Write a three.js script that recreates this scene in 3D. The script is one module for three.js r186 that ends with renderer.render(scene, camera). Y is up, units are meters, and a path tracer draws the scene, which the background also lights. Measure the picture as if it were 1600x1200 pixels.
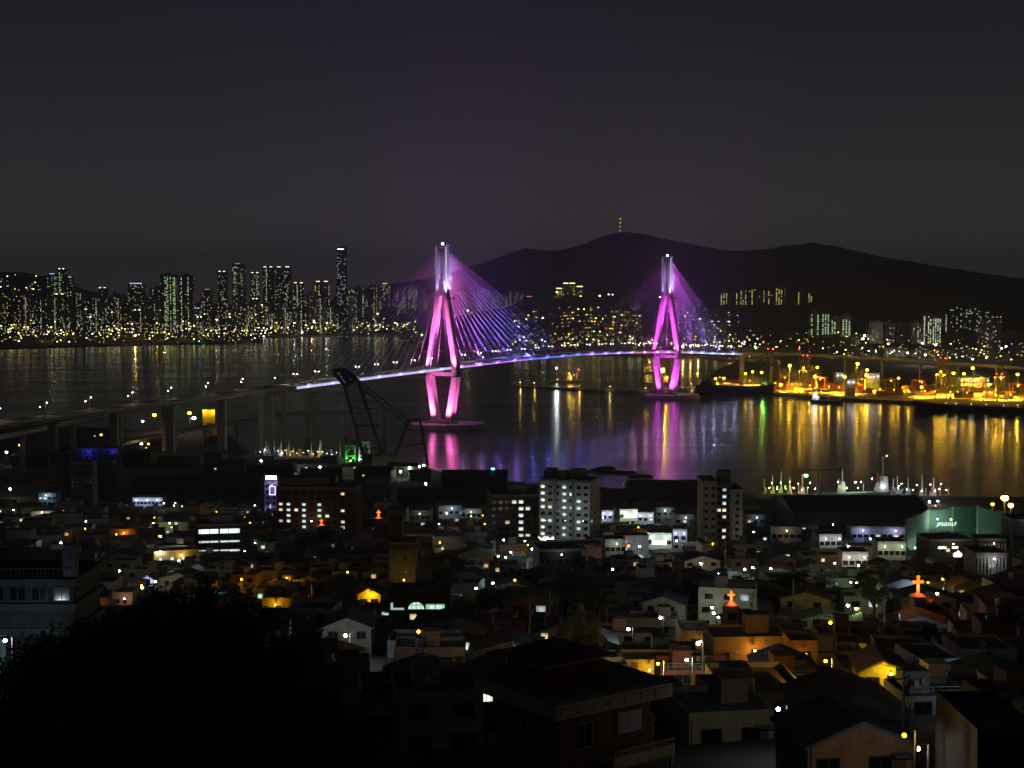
import * as THREE from 'three';
import { mergeGeometries } from 'three/addons/utils/BufferGeometryUtils.js';
import { TextGeometry } from 'three/addons/geometries/TextGeometry.js';
import { FontLoader } from 'three/addons/loaders/FontLoader.js';
import { ImprovedNoise } from 'three/addons/math/ImprovedNoise.js';

// ---------------------------------------------------------------- camera, sky, moonlight, exposure
const EYE = 142, FOCAL = 2264, PITCH = 3.488 * Math.PI / 180;      // eye height in metres; focal length in pixels of a 1600 x 1200 frame
const scene = new THREE.Scene();
const camera = new THREE.PerspectiveCamera(2 * Math.atan(600 / FOCAL) * 180 / Math.PI, 4 / 3, 1, 40000);
camera.position.set(0, EYE, 0);
camera.rotation.x = -PITCH;
scene.add(camera);
const renderer = new THREE.WebGLRenderer({ antialias: true });
renderer.toneMapping = THREE.LinearToneMapping;
renderer.toneMappingExposure = 1;
renderer.shadowMap.enabled = true;
{
  // night sky over a city: dim blue-black air, a little greyer towards the horizon, the same all the way round
  const W = 256, H = 128, d = new Float32Array(W * H * 4);
  const zen = [0.0026, 0.0028, 0.0052], mid = [0.0105, 0.0108, 0.0165], low = [0.0760, 0.0700, 0.0690];
  for (let r = 0; r < H; r++) {
    const el = Math.max(0, ((r + 0.5) / H - 0.5) * 180);
    for (let c = 0; c < W; c++) {
      const k = (r * W + c) * 4;
      for (let i = 0; i < 3; i++) {
        const a = Math.exp(-el / 4.5), b = Math.exp(-el / 22);
        d[k + i] = zen[i] + (mid[i] - zen[i]) * b + (low[i] - mid[i]) * a;
      }
      d[k + 3] = 1;
    }
  }
  const t = new THREE.DataTexture(d, W, H, THREE.RGBAFormat, THREE.FloatType);
  t.mapping = THREE.EquirectangularReflectionMapping; t.magFilter = THREE.LinearFilter; t.needsUpdate = true;
  scene.background = t; scene.environment = t;
}
const moon = new THREE.DirectionalLight(0xfff1e0, 0.002);
moon.name = 'moonlight'; moon.position.set(-1500, 1800, 900); moon.castShadow = true; moon.shadow.radius = 4;
Object.assign(moon.shadow.camera, { left: -900, right: 900, top: 900, bottom: -900, near: 1, far: 6000 });
scene.add(moon);
scene.fog = new THREE.FogExp2(0xdfe3ea, 0.00011);

// ---------------------------------------------------------------- helpers
function rng(seed) { let s = seed | 0; return () => { s = (s + 0x6d2b79f5) | 0; let t = Math.imul(s ^ (s >>> 15), 1 | s); t = (t + Math.imul(t ^ (t >>> 7), 61 | t)) ^ t; return ((t ^ (t >>> 14)) >>> 0) / 4294967296; }; }
const noise = new ImprovedNoise();
const lerp = THREE.MathUtils.lerp, clamp = THREE.MathUtils.clamp;
const V = (x, y, z) => new THREE.Vector3(x, y, z);
const C = (r, g, b) => new THREE.Color().setRGB(r, g, b);
function table(rows) {                                              // piecewise linear lookup
  return (x) => { if (x <= rows[0][0]) return rows[0][1]; for (let i = 1; i < rows.length; i++) if (x <= rows[i][0]) return lerp(rows[i - 1][1], rows[i][1], (x - rows[i - 1][0]) / (rows[i][0] - rows[i - 1][0])); return rows[rows.length - 1][1]; };
}
// sight line through a pixel of the photograph -> a point at a distance (metres along the ground) or on a level
const cp = Math.cos(PITCH), sp = Math.sin(PITCH);
function sight(px, py) { const u = (px - 800) / FOCAL, v = (600 - py) / FOCAL; return [u, v * cp - sp, -(cp + v * sp)]; }
function at(px, py, depth) { const d = sight(px, py), k = depth / -d[2]; return V(d[0] * k, EYE + d[1] * k, -depth); }
function level(px, py, y) { const d = sight(px, py), k = (y - EYE) / d[1]; return V(d[0] * k, y, d[2] * k); }
const column = (px, depth) => (px - 800) / FOCAL * depth / 1.0;    // sideways offset of a picture column at a distance
const rowOf = (y, z) => { const f = -z * cp + (EYE - y) * sp, v = (y - EYE) * cp + -z * sp; return 600 - FOCAL * v / f; };   // picture row of a height at a distance
const pxOf = (x, z) => 800 + FOCAL * x / -z;
const used = new Map();
function numbered(n) { const k = used.get(n) ?? 0; used.set(n, k + 1); return k ? n + '_' + String(k).padStart(3, '0') : n; }
function tag(o, label, category, group) { o.userData.label = label; o.userData.category = category; if (group) o.userData.group = group; return o; }
function shade(o) { o.castShadow = o.receiveShadow = true; return o; }
function thing(name, label, category, p = V(0, 0, 0), turn = 0, group) {
  const o = new THREE.Group(); o.name = numbered(name); o.position.copy(p); o.rotation.y = turn; scene.add(o); return tag(o, label, category, group);
}
function setting(name, geo, m) { const o = shade(new THREE.Mesh(geo, m)); o.name = numbered(name); o.userData.kind = 'structure'; scene.add(o); return o; }
function stuff(name, label, category, o) { o.name = numbered(name); tag(o, label, category); o.userData.kind = 'stuff'; scene.add(o); return shade(o); }
function part(parent, name, geo, m, x = 0, y = 0, z = 0, sx = 1, sy = 1, sz = 1, ry = 0) {
  const o = shade(new THREE.Mesh(geo, m)); o.name = name; o.position.set(x, y, z); o.scale.set(sx, sy, sz); o.rotation.y = ry; parent.add(o); return o;
}
const UB = new THREE.BoxGeometry(1, 1, 1).translate(0, 0.5, 0);      // unit box standing on its base
const SPH = new THREE.SphereGeometry(1, 14, 10), SPHL = new THREE.IcosahedronGeometry(1, 1), CYL = new THREE.CylinderGeometry(1, 1, 1, 10).translate(0, 0.5, 0);
class MB {                                                          // collects shapes, merges them into one mesh
  constructor() { this.g = []; }
  add(g) { g = g.index ? g.toNonIndexed() : g; for (const n of Object.keys(g.attributes)) if (!['position', 'normal'].includes(n)) g.deleteAttribute(n); this.g.push(g); return this; }
  box(x, y, z, w, h, d, ry = 0) { const g = new THREE.BoxGeometry(w, h, d); g.translate(0, h / 2, 0); if (ry) g.rotateY(ry); return this.add(g.translate(x, y, z)); }
  bar(a, b, r, n = 5, r2 = r) { const d = b.clone().sub(a), g = new THREE.CylinderGeometry(r2, r, d.length(), n, 1); g.applyQuaternion(new THREE.Quaternion().setFromUnitVectors(V(0, 1, 0), d.normalize())); return this.add(g.translate((a.x + b.x) / 2, (a.y + b.y) / 2, (a.z + b.z) / 2)); }
  geo() { return mergeGeometries(this.g); }
  build(name, m, parent) { const o = shade(new THREE.Mesh(this.geo(), m)); o.name = name; if (parent) parent.add(o); return o; }
}
const matCache = new Map();
function mat(hex, rough = 0.85, metal = 0) {
  const k = hex + '/' + rough + '/' + metal; if (!matCache.has(k)) matCache.set(k, new THREE.MeshStandardMaterial({ color: hex, roughness: rough, metalness: metal })); return matCache.get(k);
}
function glow(rgb, k) { const key = 'g' + rgb + '/' + k; if (!matCache.has(key)) matCache.set(key, new THREE.MeshStandardMaterial({ color: 0x222222, roughness: 0.4, emissive: C(...rgb), emissiveIntensity: k })); return matCache.get(key); }
// light colours
const SODIUM = [1, 0.50, 0.06], AMBER = [1, 0.62, 0.14], YELLOW = [1, 0.66, 0.05], WARM = [1, 0.80, 0.50], WHITE = [0.93, 0.97, 1], COOL = [0.74, 0.90, 1], GREENISH = [0.72, 1, 0.62], GREEN = [0.12, 1, 0.16], RED = [1, 0.05, 0.04];
function pointLight(parent, x, y, z, rgb, I, soft = 8) { const l = new THREE.PointLight(C(...rgb), I, 0, 2); l.name = 'light'; l.position.set(x, y, z); l.castShadow = true; l.shadow.radius = soft; parent.add(l); return l; }
function spotLight(parent, from, to, rgb, I, angle, soft = 20, pen = 0.6) {
  const l = new THREE.SpotLight(C(...rgb), I, 0, angle, pen, 2); l.name = 'light'; l.position.copy(from); l.castShadow = true; l.shadow.radius = soft; l.target.position.copy(to); parent.add(l); parent.add(l.target); return l;
}
// tiling texture of layered noise: value 0..1 by fn(u, v), stored as grey or mixed between two colours
function noiseTexture(n, fn, a = null, b = null) {
  const d = new Uint8Array(n * n * 4);
  for (let y = 0; y < n; y++) for (let x = 0; x < n; x++) {
    const v = clamp(fn(x / n, y / n), 0, 1), k = (y * n + x) * 4;
    for (let i = 0; i < 3; i++) d[k + i] = 255 * (a ? lerp(a[i], b[i], v) : v);
    d[k + 3] = 255;
  }
  const t = new THREE.DataTexture(d, n, n); t.wrapS = t.wrapT = THREE.RepeatWrapping; t.magFilter = THREE.LinearFilter; t.needsUpdate = true; if (a) t.colorSpace = THREE.SRGBColorSpace; return t;
}
function tile(u, v, fx, fy, s) {                                    // noise that repeats on the unit square
  const n = (x, y) => noise.noise(x * fx, y * fy, s);
  return n(u, v) * (1 - u) * (1 - v) + n(u - 1, v) * u * (1 - v) + n(u, v - 1) * (1 - u) * v + n(u - 1, v - 1) * u * v;
}
function metreUV(g, k = 1) {                                        // uv in metres from the face's own plane
  const p = g.attributes.position, n = g.attributes.normal, uv = new Float32Array(p.count * 2);
  for (let i = 0; i < p.count; i++) {
    const ax = Math.abs(n.getX(i)), ay = Math.abs(n.getY(i)), az = Math.abs(n.getZ(i));
    const [a, b] = ay > ax && ay > az ? [p.getX(i), p.getZ(i)] : ax > az ? [p.getZ(i), p.getY(i)] : [p.getX(i), p.getY(i)];
    uv[2 * i] = a * k; uv[2 * i + 1] = b * k;
  }
  return g.setAttribute('uv', new THREE.BufferAttribute(uv, 2));
}
// sweep a closed outline [[side, up], ...] along points
function sweep(pts, outline) {
  const pos = [], N = outline.length, ring = pts.map((p, i) => {
    const a = pts[Math.max(0, i - 1)], b = pts[Math.min(pts.length - 1, i + 1)], t = b.clone().sub(a).setY(0).normalize(), side = V(-t.z, 0, t.x);
    return outline.map(([u, v]) => [p.x + side.x * u, p.y + v, p.z + side.z * u]);
  });
  const quad = (a, b, c, d) => pos.push(...a, ...b, ...c, ...a, ...c, ...d);
  for (let i = 0; i + 1 < ring.length; i++) for (let k = 0; k < N; k++) { const l = (k + 1) % N; quad(ring[i][k], ring[i][l], ring[i + 1][l], ring[i + 1][k]); }
  for (const r of [ring[0], ring[ring.length - 1]]) for (let k = 1; k + 1 < N; k++) pos.push(...r[0], ...r[k], ...r[k + 1]);
  const g = new THREE.BufferGeometry(); g.setAttribute('position', new THREE.BufferAttribute(new Float32Array(pos), 3)); g.computeVertexNormals(); return g;
}
const CITY = {};                                                    // shared registers (lamps, house rows)

// ---------------------------------------------------------------- water
{
  const rough = noiseTexture(512, (u, v) => {
    const band = tile(u, v, 4, 26, 1.3) * 0.5 + tile(u, v, 9, 60, 4.1) * 0.3, patch = tile(u, v, 5, 7, 9.2) * 0.35;
    return 0.60 + band * 0.75 + patch * 0.6;
  });
  const bump = noiseTexture(512, (u, v) => 0.5 + 0.5 * (tile(u, v, 12, 40, 2.2) * 0.6 + tile(u, v, 30, 90, 7.7) * 0.4));
  const g = new THREE.PlaneGeometry(26000, 16000); g.rotateX(-Math.PI / 2); g.translate(0, 0, -6000);
  const p = g.attributes.position, uv = g.attributes.uv; for (let i = 0; i < p.count; i++) uv.setXY(i, p.getX(i) / 900, p.getZ(i) / 900);
  bump.repeat.set(9, 9);
  const m = new THREE.MeshPhysicalMaterial({ color: C(0.006, 0.010, 0.016), roughness: 0.31, roughnessMap: rough, ior: 1.33, bumpMap: bump, bumpScale: 0.05 });
  setting('water', g, m);
}

// ---------------------------------------------------------------- near land: the hillside down to the shore
const slope = table([[0, 139], [14, 132], [40, 123], [60, 117], [115, 104], [180, 92], [260, 78], [350, 64.5], [450, 52], [634, 33], [800, 16], [950, 5], [1050, 3.6], [1700, 3.2]]);
const shore = table([[-800, 1900], [-100, 1620], [205, 1500], [350, 1480], [385, 1260], [520, 1235], [640, 1200], [700, 1120], [830, 1060], [1000, 1030], [1100, 1010], [1600, 985], [2400, 980]]);
function ground(x, z) {
  const d = Math.hypot(-z, 0), px = pxOf(x, Math.min(z, -5));
  const wob = d < 900 ? 1.6 * noise.noise(x / 60, z / 60, 0.5) * clamp((900 - d) / 300, 0, 1) * clamp((d - 60) / 60, 0, 1) : 0;
  return slope(d) + wob;
}
const landMat = new THREE.MeshStandardMaterial({ color: 0xffffff, roughness: 0.95, map: noiseTexture(256, (u, v) => 0.5 + tile(u, v, 6, 6, 1) * 0.6 + tile(u, v, 22, 22, 3) * 0.5, [0.17, 0.17, 0.165], [0.30, 0.285, 0.27]) });
{
  const cols = [], rows = [0, 6, 14, 25, 40, 60, 85]; for (let c = -900; c <= 2500; c += 25) cols.push(c); for (let r = 115; r < 985; r += 15) rows.push(r);
  const pos = [], idx = [], uv = [], R = rows.length + 5;
  for (const c of cols) {
    const s = shore(c), tail = [0.985, 0.995, 1, 1, 1].map((k) => k * s), all = [...rows.map((r) => r * Math.min(1, s / 985)), lerp(985, s, 0.5), tail[1], s, s + 0.05, s + 40];
    all.forEach((d, i) => {
      const k = Math.max(d, 14), x = (c - 800) / FOCAL * k * (d < 14 ? 3 : d < 60 ? 1.6 : 1), z = d < 14 ? 30 - d * 44 / 14 : -d;
      let y = i < R - 2 ? ground(x, -d) : -4;
      pos.push(x, y, z); uv.push(x / 24, z / 24);
    });
  }
  for (let a = 0; a + 1 < cols.length; a++) for (let b = 0; b + 1 < R; b++) { const i = a * R + b; idx.push(i, i + R, i + 1, i + R, i + R + 1, i + 1); }
  const g = new THREE.BufferGeometry(); g.setAttribute('position', new THREE.Float32BufferAttribute(pos, 3)); g.setAttribute('uv', new THREE.Float32BufferAttribute(uv, 2)); g.setIndex(idx); g.computeVertexNormals();
  setting('ground', g, landMat);
}
// level quays and shores across the water
function slab(name, pts, top, m) {
  const s = new THREE.Shape(pts.map(([x, z]) => new THREE.Vector2(x, -z))), g = new THREE.ExtrudeGeometry(s, { depth: top + 4, bevelEnabled: false }); g.rotateX(-Math.PI / 2); g.translate(0, -4, 0);
  return setting(name, metreUV(g, 1 / 24), m);
}
const L = (px, d) => [(px - 800) / FOCAL * d, -d];
const quayMat = new THREE.MeshStandardMaterial({ color: 0xffffff, roughness: 0.9, map: noiseTexture(256, (u, v) => 0.5 + tile(u, v, 5, 5, 2) * 0.5 + tile(u, v, 30, 30, 5) * 0.5, [0.30, 0.29, 0.27], [0.46, 0.44, 0.40]) });
slab('terminal_quay', [L(1088, 2262), L(1200, 2066), L(1300, 1966), L(1420, 1895), L(1620, 1800), L(2300, 1560), L(2300, 3150), L(1160, 3150), L(1120, 2700)], 4, quayMat);
slab('far_shore', [L(-900, 3700), L(0, 3860), L(200, 4110), L(330, 4300), L(400, 4850), L(500, 5050), L(560, 5500), L(652, 5600), L(640, 4420), L(690, 4330), L(800, 4330), L(850, 3700), L(960, 3420), L(1090, 3300), L(1150, 3140), L(2600, 3140), L(2600, 9500), L(-900, 9500)], 3, landMat);

// ---------------------------------------------------------------- mountains behind the city
function ridge(name, profile, depth, front, back, x0, x1, seed, m) {
  // profile: ridge line as [picture column, picture row]; the slopes fall away in front and behind
  const cols = 130, rows = 26, pos = [], idx = [], uv = [], line = table(profile);
  for (let i = 0; i <= cols; i++) {
    const px = lerp(x0, x1, i / cols);
    const top = at(px, line(px), depth).y;
    for (let j = 0; j <= rows; j++) {
      const v = j / rows, d = lerp(depth - front, depth + back, v), crest = front / (front + back);
      const t = v < crest ? v / crest : 1 - (v - crest) / (1 - crest), s = t * t * (3 - 2 * t);
      const x = column(px, depth) + (px - (x0 + x1) / 2) * 0.0, n = noise.noise(x / 300, d / 300, seed) * 0.5 + noise.noise(x / 90, d / 90, seed) * 0.2;
      const y = 2.5 + Math.max(0, (top - 2.5) * (0.62 * s + 0.38 * t) + (top * 0.13 * n) * Math.sin(Math.PI * t * 0.98)) + (t > 0.96 ? noise.noise(x / 25, d / 25, seed) * 5 : 0);
      pos.push(x, y, -d); uv.push(x / 60, d / 60);
    }
  }
  for (let a = 0; a < cols; a++) for (let b = 0; b < rows; b++) { const i = a * (rows + 1) + b; idx.push(i, i + rows + 1, i + 1, i + rows + 1, i + rows + 2, i + 1); }
  const g = new THREE.BufferGeometry(); g.setAttribute('position', new THREE.Float32BufferAttribute(pos, 3)); g.setAttribute('uv', new THREE.Float32BufferAttribute(uv, 2)); g.setIndex(idx); g.computeVertexNormals();
  const o = setting(name, g, m);
  return (px, d) => { const ray = new THREE.Raycaster(V(column(px, d), 2000, -d), V(0, -1, 0)); o.updateMatrixWorld(); const h = ray.intersectObject(o)[0]; return h ? h.point.y : 3; };
}
const forestMat = new THREE.MeshStandardMaterial({ color: 0xffffff, roughness: 1, map: noiseTexture(256, (u, v) => 0.5 + tile(u, v, 12, 12, 2) * 0.6 + tile(u, v, 40, 40, 5) * 0.5, [0.14, 0.17, 0.12], [0.27, 0.30, 0.22]) });
ridge('mountain', [[560, 452], [640, 440], [700, 428], [760, 408], [820, 388], [865, 392], [905, 384], [940, 370], [965, 363], [1000, 364], [1040, 374], [1090, 384], [1135, 392], [1180, 391], [1225, 384], [1270, 379], [1310, 386], [1370, 400], [1440, 412], [1520, 425], [1600, 436], [1750, 448], [2000, 458]], 6900, 1500, 1500, 540, 2000, 3.3, forestMat);
const hillTop = {};
hillTop.centre = ridge('hill', [[690, 500], [760, 485], [830, 470], [900, 463], [960, 467], [1010, 470], [1080, 468], [1130, 471], [1200, 478], [1290, 490], [1340, 500]], 4600, 900, 900, 680, 1350, 8.1, forestMat);
hillTop.right = ridge('hill', [[1180, 500], [1230, 482], [1290, 464], [1335, 455], [1380, 462], [1430, 478], [1480, 495], [1540, 500], [1600, 492], [1700, 488]], 3900, 550, 600, 1170, 1720, 5.7, forestMat);
hillTop.left = ridge('hill', [[-400, 425], [-100, 424], [0, 424], [40, 424], [90, 434], [130, 452], [180, 462], [260, 468], [330, 474], [420, 478], [520, 480], [620, 470], [680, 470], [760, 480]], 7400, 900, 800, -420, 760, 1.9, forestMat);

// ---------------------------------------------------------------- the cable-stayed bridge
const P1 = V(-74.4, 0, -1560), P2 = V(215.5, 0, -2015), SPAN = P1.distanceTo(P2), BD = P2.clone().sub(P1).normalize(), TR = V(-BD.z, 0, BD.x);   // along and across the bridge (across points away from the viewer's left)
const deckY = table([[-760, 40], [-560, 47], [-320, 55.5], [-255, 58], [-120, 62.5], [0, 66], [130, 69.5], [SPAN / 2, 71], [SPAN - 130, 69], [SPAN, 65.5], [SPAN + 110, 60], [SPAN + 222, 55]]);
const along = (s, side = 0, y = 0) => V(P1.x + BD.x * s + TR.x * side, y + deckY(s), P1.z + BD.z * s + TR.z * side);
const concrete = new THREE.MeshStandardMaterial({ color: 0xffffff, roughness: 0.82, map: noiseTexture(256, (u, v) => 0.5 + tile(u, v, 4, 4, 2) * 0.5 + tile(u, v, 24, 40, 5) * 0.35, [0.60, 0.59, 0.57], [0.73, 0.72, 0.70]) });
const asphalt = new THREE.MeshStandardMaterial({ color: 0x55534f, roughness: 0.92 }), steel = mat(0x8b8f94, 0.5, 0.3), darkSteel = mat(0x3a3d42, 0.6, 0.2);
const bridge = thing('cable_stayed_bridge', 'long cable-stayed harbour bridge with two magenta floodlit diamond pylons and lit girder', 'bridge');
function beam(secs) {                                               // loft of chamfered rectangles: [centre, size across, size along]
  const pos = [], rings = secs.map(([c, w, d]) => { const k = Math.min(w, d) * 0.16, q = [[-w / 2 + k, -d / 2], [w / 2 - k, -d / 2], [w / 2, -d / 2 + k], [w / 2, d / 2 - k], [w / 2 - k, d / 2], [-w / 2 + k, d / 2], [-w / 2, d / 2 - k], [-w / 2, -d / 2 + k]]; return q.map(([a, b]) => c.clone().addScaledVector(TR, a).addScaledVector(BD, b).toArray()); });
  for (let i = 0; i + 1 < rings.length; i++) for (let k = 0; k < 8; k++) { const l = (k + 1) % 8, [a, b, c, d] = [rings[i][k], rings[i][l], rings[i + 1][l], rings[i + 1][k]]; pos.push(...a, ...b, ...c, ...a, ...c, ...d); }
  for (const r of [rings[0], rings[rings.length - 1]]) for (let k = 1; k < 7; k++) pos.push(...r[0], ...r[k], ...r[k + 1]);
  const g = new THREE.BufferGeometry(); g.setAttribute('position', new THREE.Float32BufferAttribute(pos, 3)); g.computeVertexNormals(); return metreUV(g, 1 / 12);
}
function pylon(P, flood, mast, k) {
  const g = new THREE.Group(); g.name = 'pylon'; bridge.add(g);
  const q = (side, y, fwd = 0) => V(P.x + TR.x * side + BD.x * fwd, y, P.z + TR.z * side + BD.z * fwd);
  const ped = new THREE.CylinderGeometry(34, 37, 8.5, 40).scale(1.18, 1, 0.9); ped.rotateY(0.2); ped.translate(P.x + 5, 0.6, P.z + 3);
  part(g, 'pedestal', metreUV(ped, 1 / 12), concrete);
  part(g, 'plinth', metreUV(new THREE.BoxGeometry(30, 3, 16).rotateY(Math.atan2(-TR.z, TR.x)).translate(P.x, 6.2, P.z), 1 / 12), concrete);
  for (const s of [-1, 1]) {
    part(g, 'lower_leg', beam([[q(s * 8.6, 6.5), 7.8, 10.4], [q(s * 13, 31), 7.4, 9.8], [q(s * 17.4, 55), 7.6, 9.6]]), concrete);
    part(g, 'upper_leg', beam([[q(s * 17.4, 55), 7.6, 9.6], [q(s * 17.1, 66), 6.8, 9.0], [q(s * 10.8, 104), 6.4, 8.4], [q(s * 4.9, 141), 5.4, 7.6]]), concrete);
    const col = part(g, 'mast_column', beam([[q(s * 4.9, 141), 5.4, 7.6], [q(s * 4.4, 150), 4.6, 6.8], [q(s * 4.3, 195), 4.0, 6.2]]), concrete);
    // row of small white marker lamps up the mast edge, at the cable anchorages
    for (let i = 0; i < 24; i++) { const p = q(s * 6.55, 147 + i * 2.0, -3.15); part(col, 'anchor_lamp', UB, glow([1, 0.72, 0.95], s > 0 ? 1.8 : 0.9), p.x, p.y, p.z, 0.7, 0.8, 0.7, 0.56); }
  }
  const cb = new THREE.BoxGeometry(31, 4.4, 6).rotateY(Math.atan2(-TR.z, TR.x)).translate(P.x, 58.0, P.z);
  part(g, 'crossbeam', metreUV(cb, 1 / 12), concrete);
  part(g, 'mast_web', beam([[q(0, 141), 5.2, 2.6], [q(0, 192), 4.8, 2.6]]), concrete);
  part(g, 'cap', metreUV(new THREE.BoxGeometry(13.4, 1.4, 7).rotateY(Math.atan2(-TR.z, TR.x)).translate(P.x, 195.7, P.z), 1 / 12), concrete);
  part(g, 'aviation_lamp', SPH, glow([1, 0.98, 0.9], 30), P.x, 197.4, P.z, 1.0, 1.0, 1.0);
  // floodlights: on the pedestal for the lower legs, at deck level for the upper legs, at the fork for the mast
  const heads = new MB();
  for (const s of [-1, 1]) for (const f of [-1, 1]) {
    const a = q(s * 9, 6.2, f * 20), b = q(s * 22, 56, f * 10), c = q(s * 9.5, 139, f * 6.5);
    spotLight(g, a.clone().setY(7.8), q(s * 13, 38), flood, 21000 * k, 0.75, 40);
    spotLight(g, b.clone().setY(b.y + 1.4), q(s * 8, 124), flood, 56000 * k, 0.42, 40);
    spotLight(g, c.clone().setY(c.y + 1.4), q(s * 4.4, 186), mast, 17000 * k, 0.5, 40);
    for (const p of [a, b, c]) part(g, 'floodlight', UB, darkSteel, p.x, p.y, p.z, 1.3, 0.9, 1.3, 0.4);
  }
  for (const s of [-1, 1]) for (const f of [-1, 1]) { const b = q(s * 19, 61.5, f * 52), c = q(s * 24, 5.4, f * 26); spotLight(g, b, q(s * 10, 108), flood, 70000 * k, 0.36, 40, 0.8); spotLight(g, c.clone().setY(6.6), q(s * 13, 34), flood, 20000 * k, 0.5, 40, 0.8); part(g, 'floodlight', UB, darkSteel, b.x, b.y - 1.7, b.z, 1.4, 0.9, 1.4, 0.4); part(g, 'floodlight_arm', beam([[q(s * 16.6, 60.1, f * 52), 6, 0.5], [q(s * 16.6, 60.5, f * 52), 6, 0.5]]), darkSteel); part(g, 'floodlight', UB, darkSteel, c.x, c.y - 0.6, c.z, 1.3, 0.9, 1.3, 0.4); }
  // brackets that carry the deck-level and mast floodlights
  for (const s of [-1, 1]) { part(g, 'bracket', beam([[q(s * 21.5, 55.2), 6, 22], [q(s * 21.5, 55.9), 6, 22]]), darkSteel); part(g, 'bracket', beam([[q(s * 9, 138.2), 4.5, 15], [q(s * 9, 138.9), 4.5, 15]]), darkSteel); }
}
pylon(P1, [1, 0.16, 0.60], [0.52, 0.42, 1], 1);
pylon(P2, [0.85, 0.07, 0.85], [0.50, 0.42, 1], 1);
// deck: a shallow box girder with a road, parapets and a line of LED panels on the fascia
{
  const line = (s0, s1, step = 15) => { const n = Math.ceil((s1 - s0) / step), a = []; for (let i = 0; i <= n; i++) a.push(along(lerp(s0, s1, i / n))); return a; };
  const A = -255, B = SPAN + 222;
  const gir = part(bridge, 'girder', sweep(line(A, B), [[-14.4, -0.3], [-14.4, -1.0], [-7, -3.2], [7, -3.2], [14.4, -1.0], [14.4, -0.3]]), steel);
  part(gir, 'roadway', sweep(line(A, B), [[-13.6, -0.296], [-13.6, -0.1], [13.6, -0.1], [13.6, -0.296]]), asphalt);
  for (const s of [-1, 1]) { part(gir, 'parapet', sweep(line(A, B), [[s * 14.3 - 0.15, -0.1], [s * 14.3 - 0.15, 1.0], [s * 14.3 + 0.15, 1.0], [s * 14.3 + 0.15, -0.1]]), concrete); part(gir, 'kerb', sweep(line(A, B), [[s * 12.4 - 0.3, -0.1], [s * 12.4 - 0.3, 0.25], [s * 12.4 + 0.3, 0.25], [s * 12.4 + 0.3, -0.1]]), concrete); }
  // fascia panels, one every 12 m, in the colours that they show
  const hue = (s) => s < 0 ? [0.62, 0.60, 1, 1.05] : s < 60 ? [0.62, 0.30, 0.95, 1.1] : s < 150 ? [0.36, 0.16, 0.95, 1.3] : s < 290 ? [0.10, 0.13, 0.95, 1.5] : s < 400 ? [0.36, 0.24, 0.95, 1.1] : s < SPAN ? [0.85, 0.34, 0.8, 0.7] : s < SPAN + 60 ? [0.75, 0.5, 0.95, 0.8] : [0.5, 0.55, 1, 0.95];
  for (let s = A + 6; s < B; s += 12) {
    const [r, gg, b, k] = hue(s), p = along(s, 14.62, -2.35), q = along(s + 5, 14.62, -2.35), tilt = Math.atan2(q.y - p.y, 5);
    const o = part(gir, 'led_panel', UB, glow([r, gg, b], k), p.x, p.y, p.z, 11.7, s < 0 ? 2.3 : 1.7, 0.3); o.rotation.set(0, Math.atan2(-BD.z, BD.x), tilt, 'YXZ');
    if (Math.round((s - A - 6) / 12) % 3 === 1) { const f = along(s, 16.2, -1.4); pointLight(gir, f.x, f.y, f.z, [r, gg, b], s < 0 ? 120 : 300, 30); }
  }
}
// stay cables in two planes, fanning from the masts to the deck edges; blue and violet floodlights on the deck light them
{
  const cableMat = mat(0xc4c4c8, 0.5), N = 17, CYL6 = new THREE.CylinderGeometry(1, 1, 1, 6);
  const up = V(0, 1, 0);
  for (const [s0, dir, reach] of [[0, 1, SPAN / 2 - 14], [0, -1, 243], [SPAN, -1, SPAN / 2 - 14], [SPAN, 1, 212]]) for (const side of [-1, 1]) for (let i = 0; i < N; i++) {
    const t = (i + 1) / N, foot = along(s0 + dir * lerp(26, reach, (i + 0.2) / N + 0.045 * t), side * 13.2, 0.9), P = s0 ? P2 : P1;
    const y = 149 + 42 * (i + 0.5) / N, head = V(P.x + TR.x * side * 4.4 + BD.x * dir * 2.6, y, P.z + TR.z * side * 4.4 + BD.z * dir * 2.6), d = head.clone().sub(foot);
    const o = part(bridge, 'stay_cable', CYL6, cableMat, (head.x + foot.x) / 2, (head.y + foot.y) / 2, (head.z + foot.z) / 2, 0.2, d.length(), 0.2); o.quaternion.setFromUnitVectors(up, d.normalize());
  }
  const cols = [[0.55, 0.10, 0.85], [0.34, 0.12, 1], [0.22, 0.16, 1], [0.14, 0.16, 1]];
  for (const [s0, dir, gain] of [[0, 1, 0.85], [0, -1, 0.02], [SPAN, -1, 0.02], [SPAN, 1, 0.6]]) for (let k = 0; k < 4; k++) for (const side of [-1, 1]) {
    const s = s0 + dir * (50 + k * 52), p = along(s, side * 11.4, 0.3), to = along(s0 + dir * 8, side * 6, 0); to.y = lerp(120, 165, 0.5); to.lerp(along(s, side * 8, 60), 0.35);
    part(bridge, 'floodlight', UB, darkSteel, p.x, p.y - 0.4, p.z, 1.2, 0.8, 1.2, 0.5);
    spotLight(bridge, p.clone().setY(p.y + 0.9), to, cols[k], 40000 * gain, 0.85, 30, 0.8);
  }
}
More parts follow.
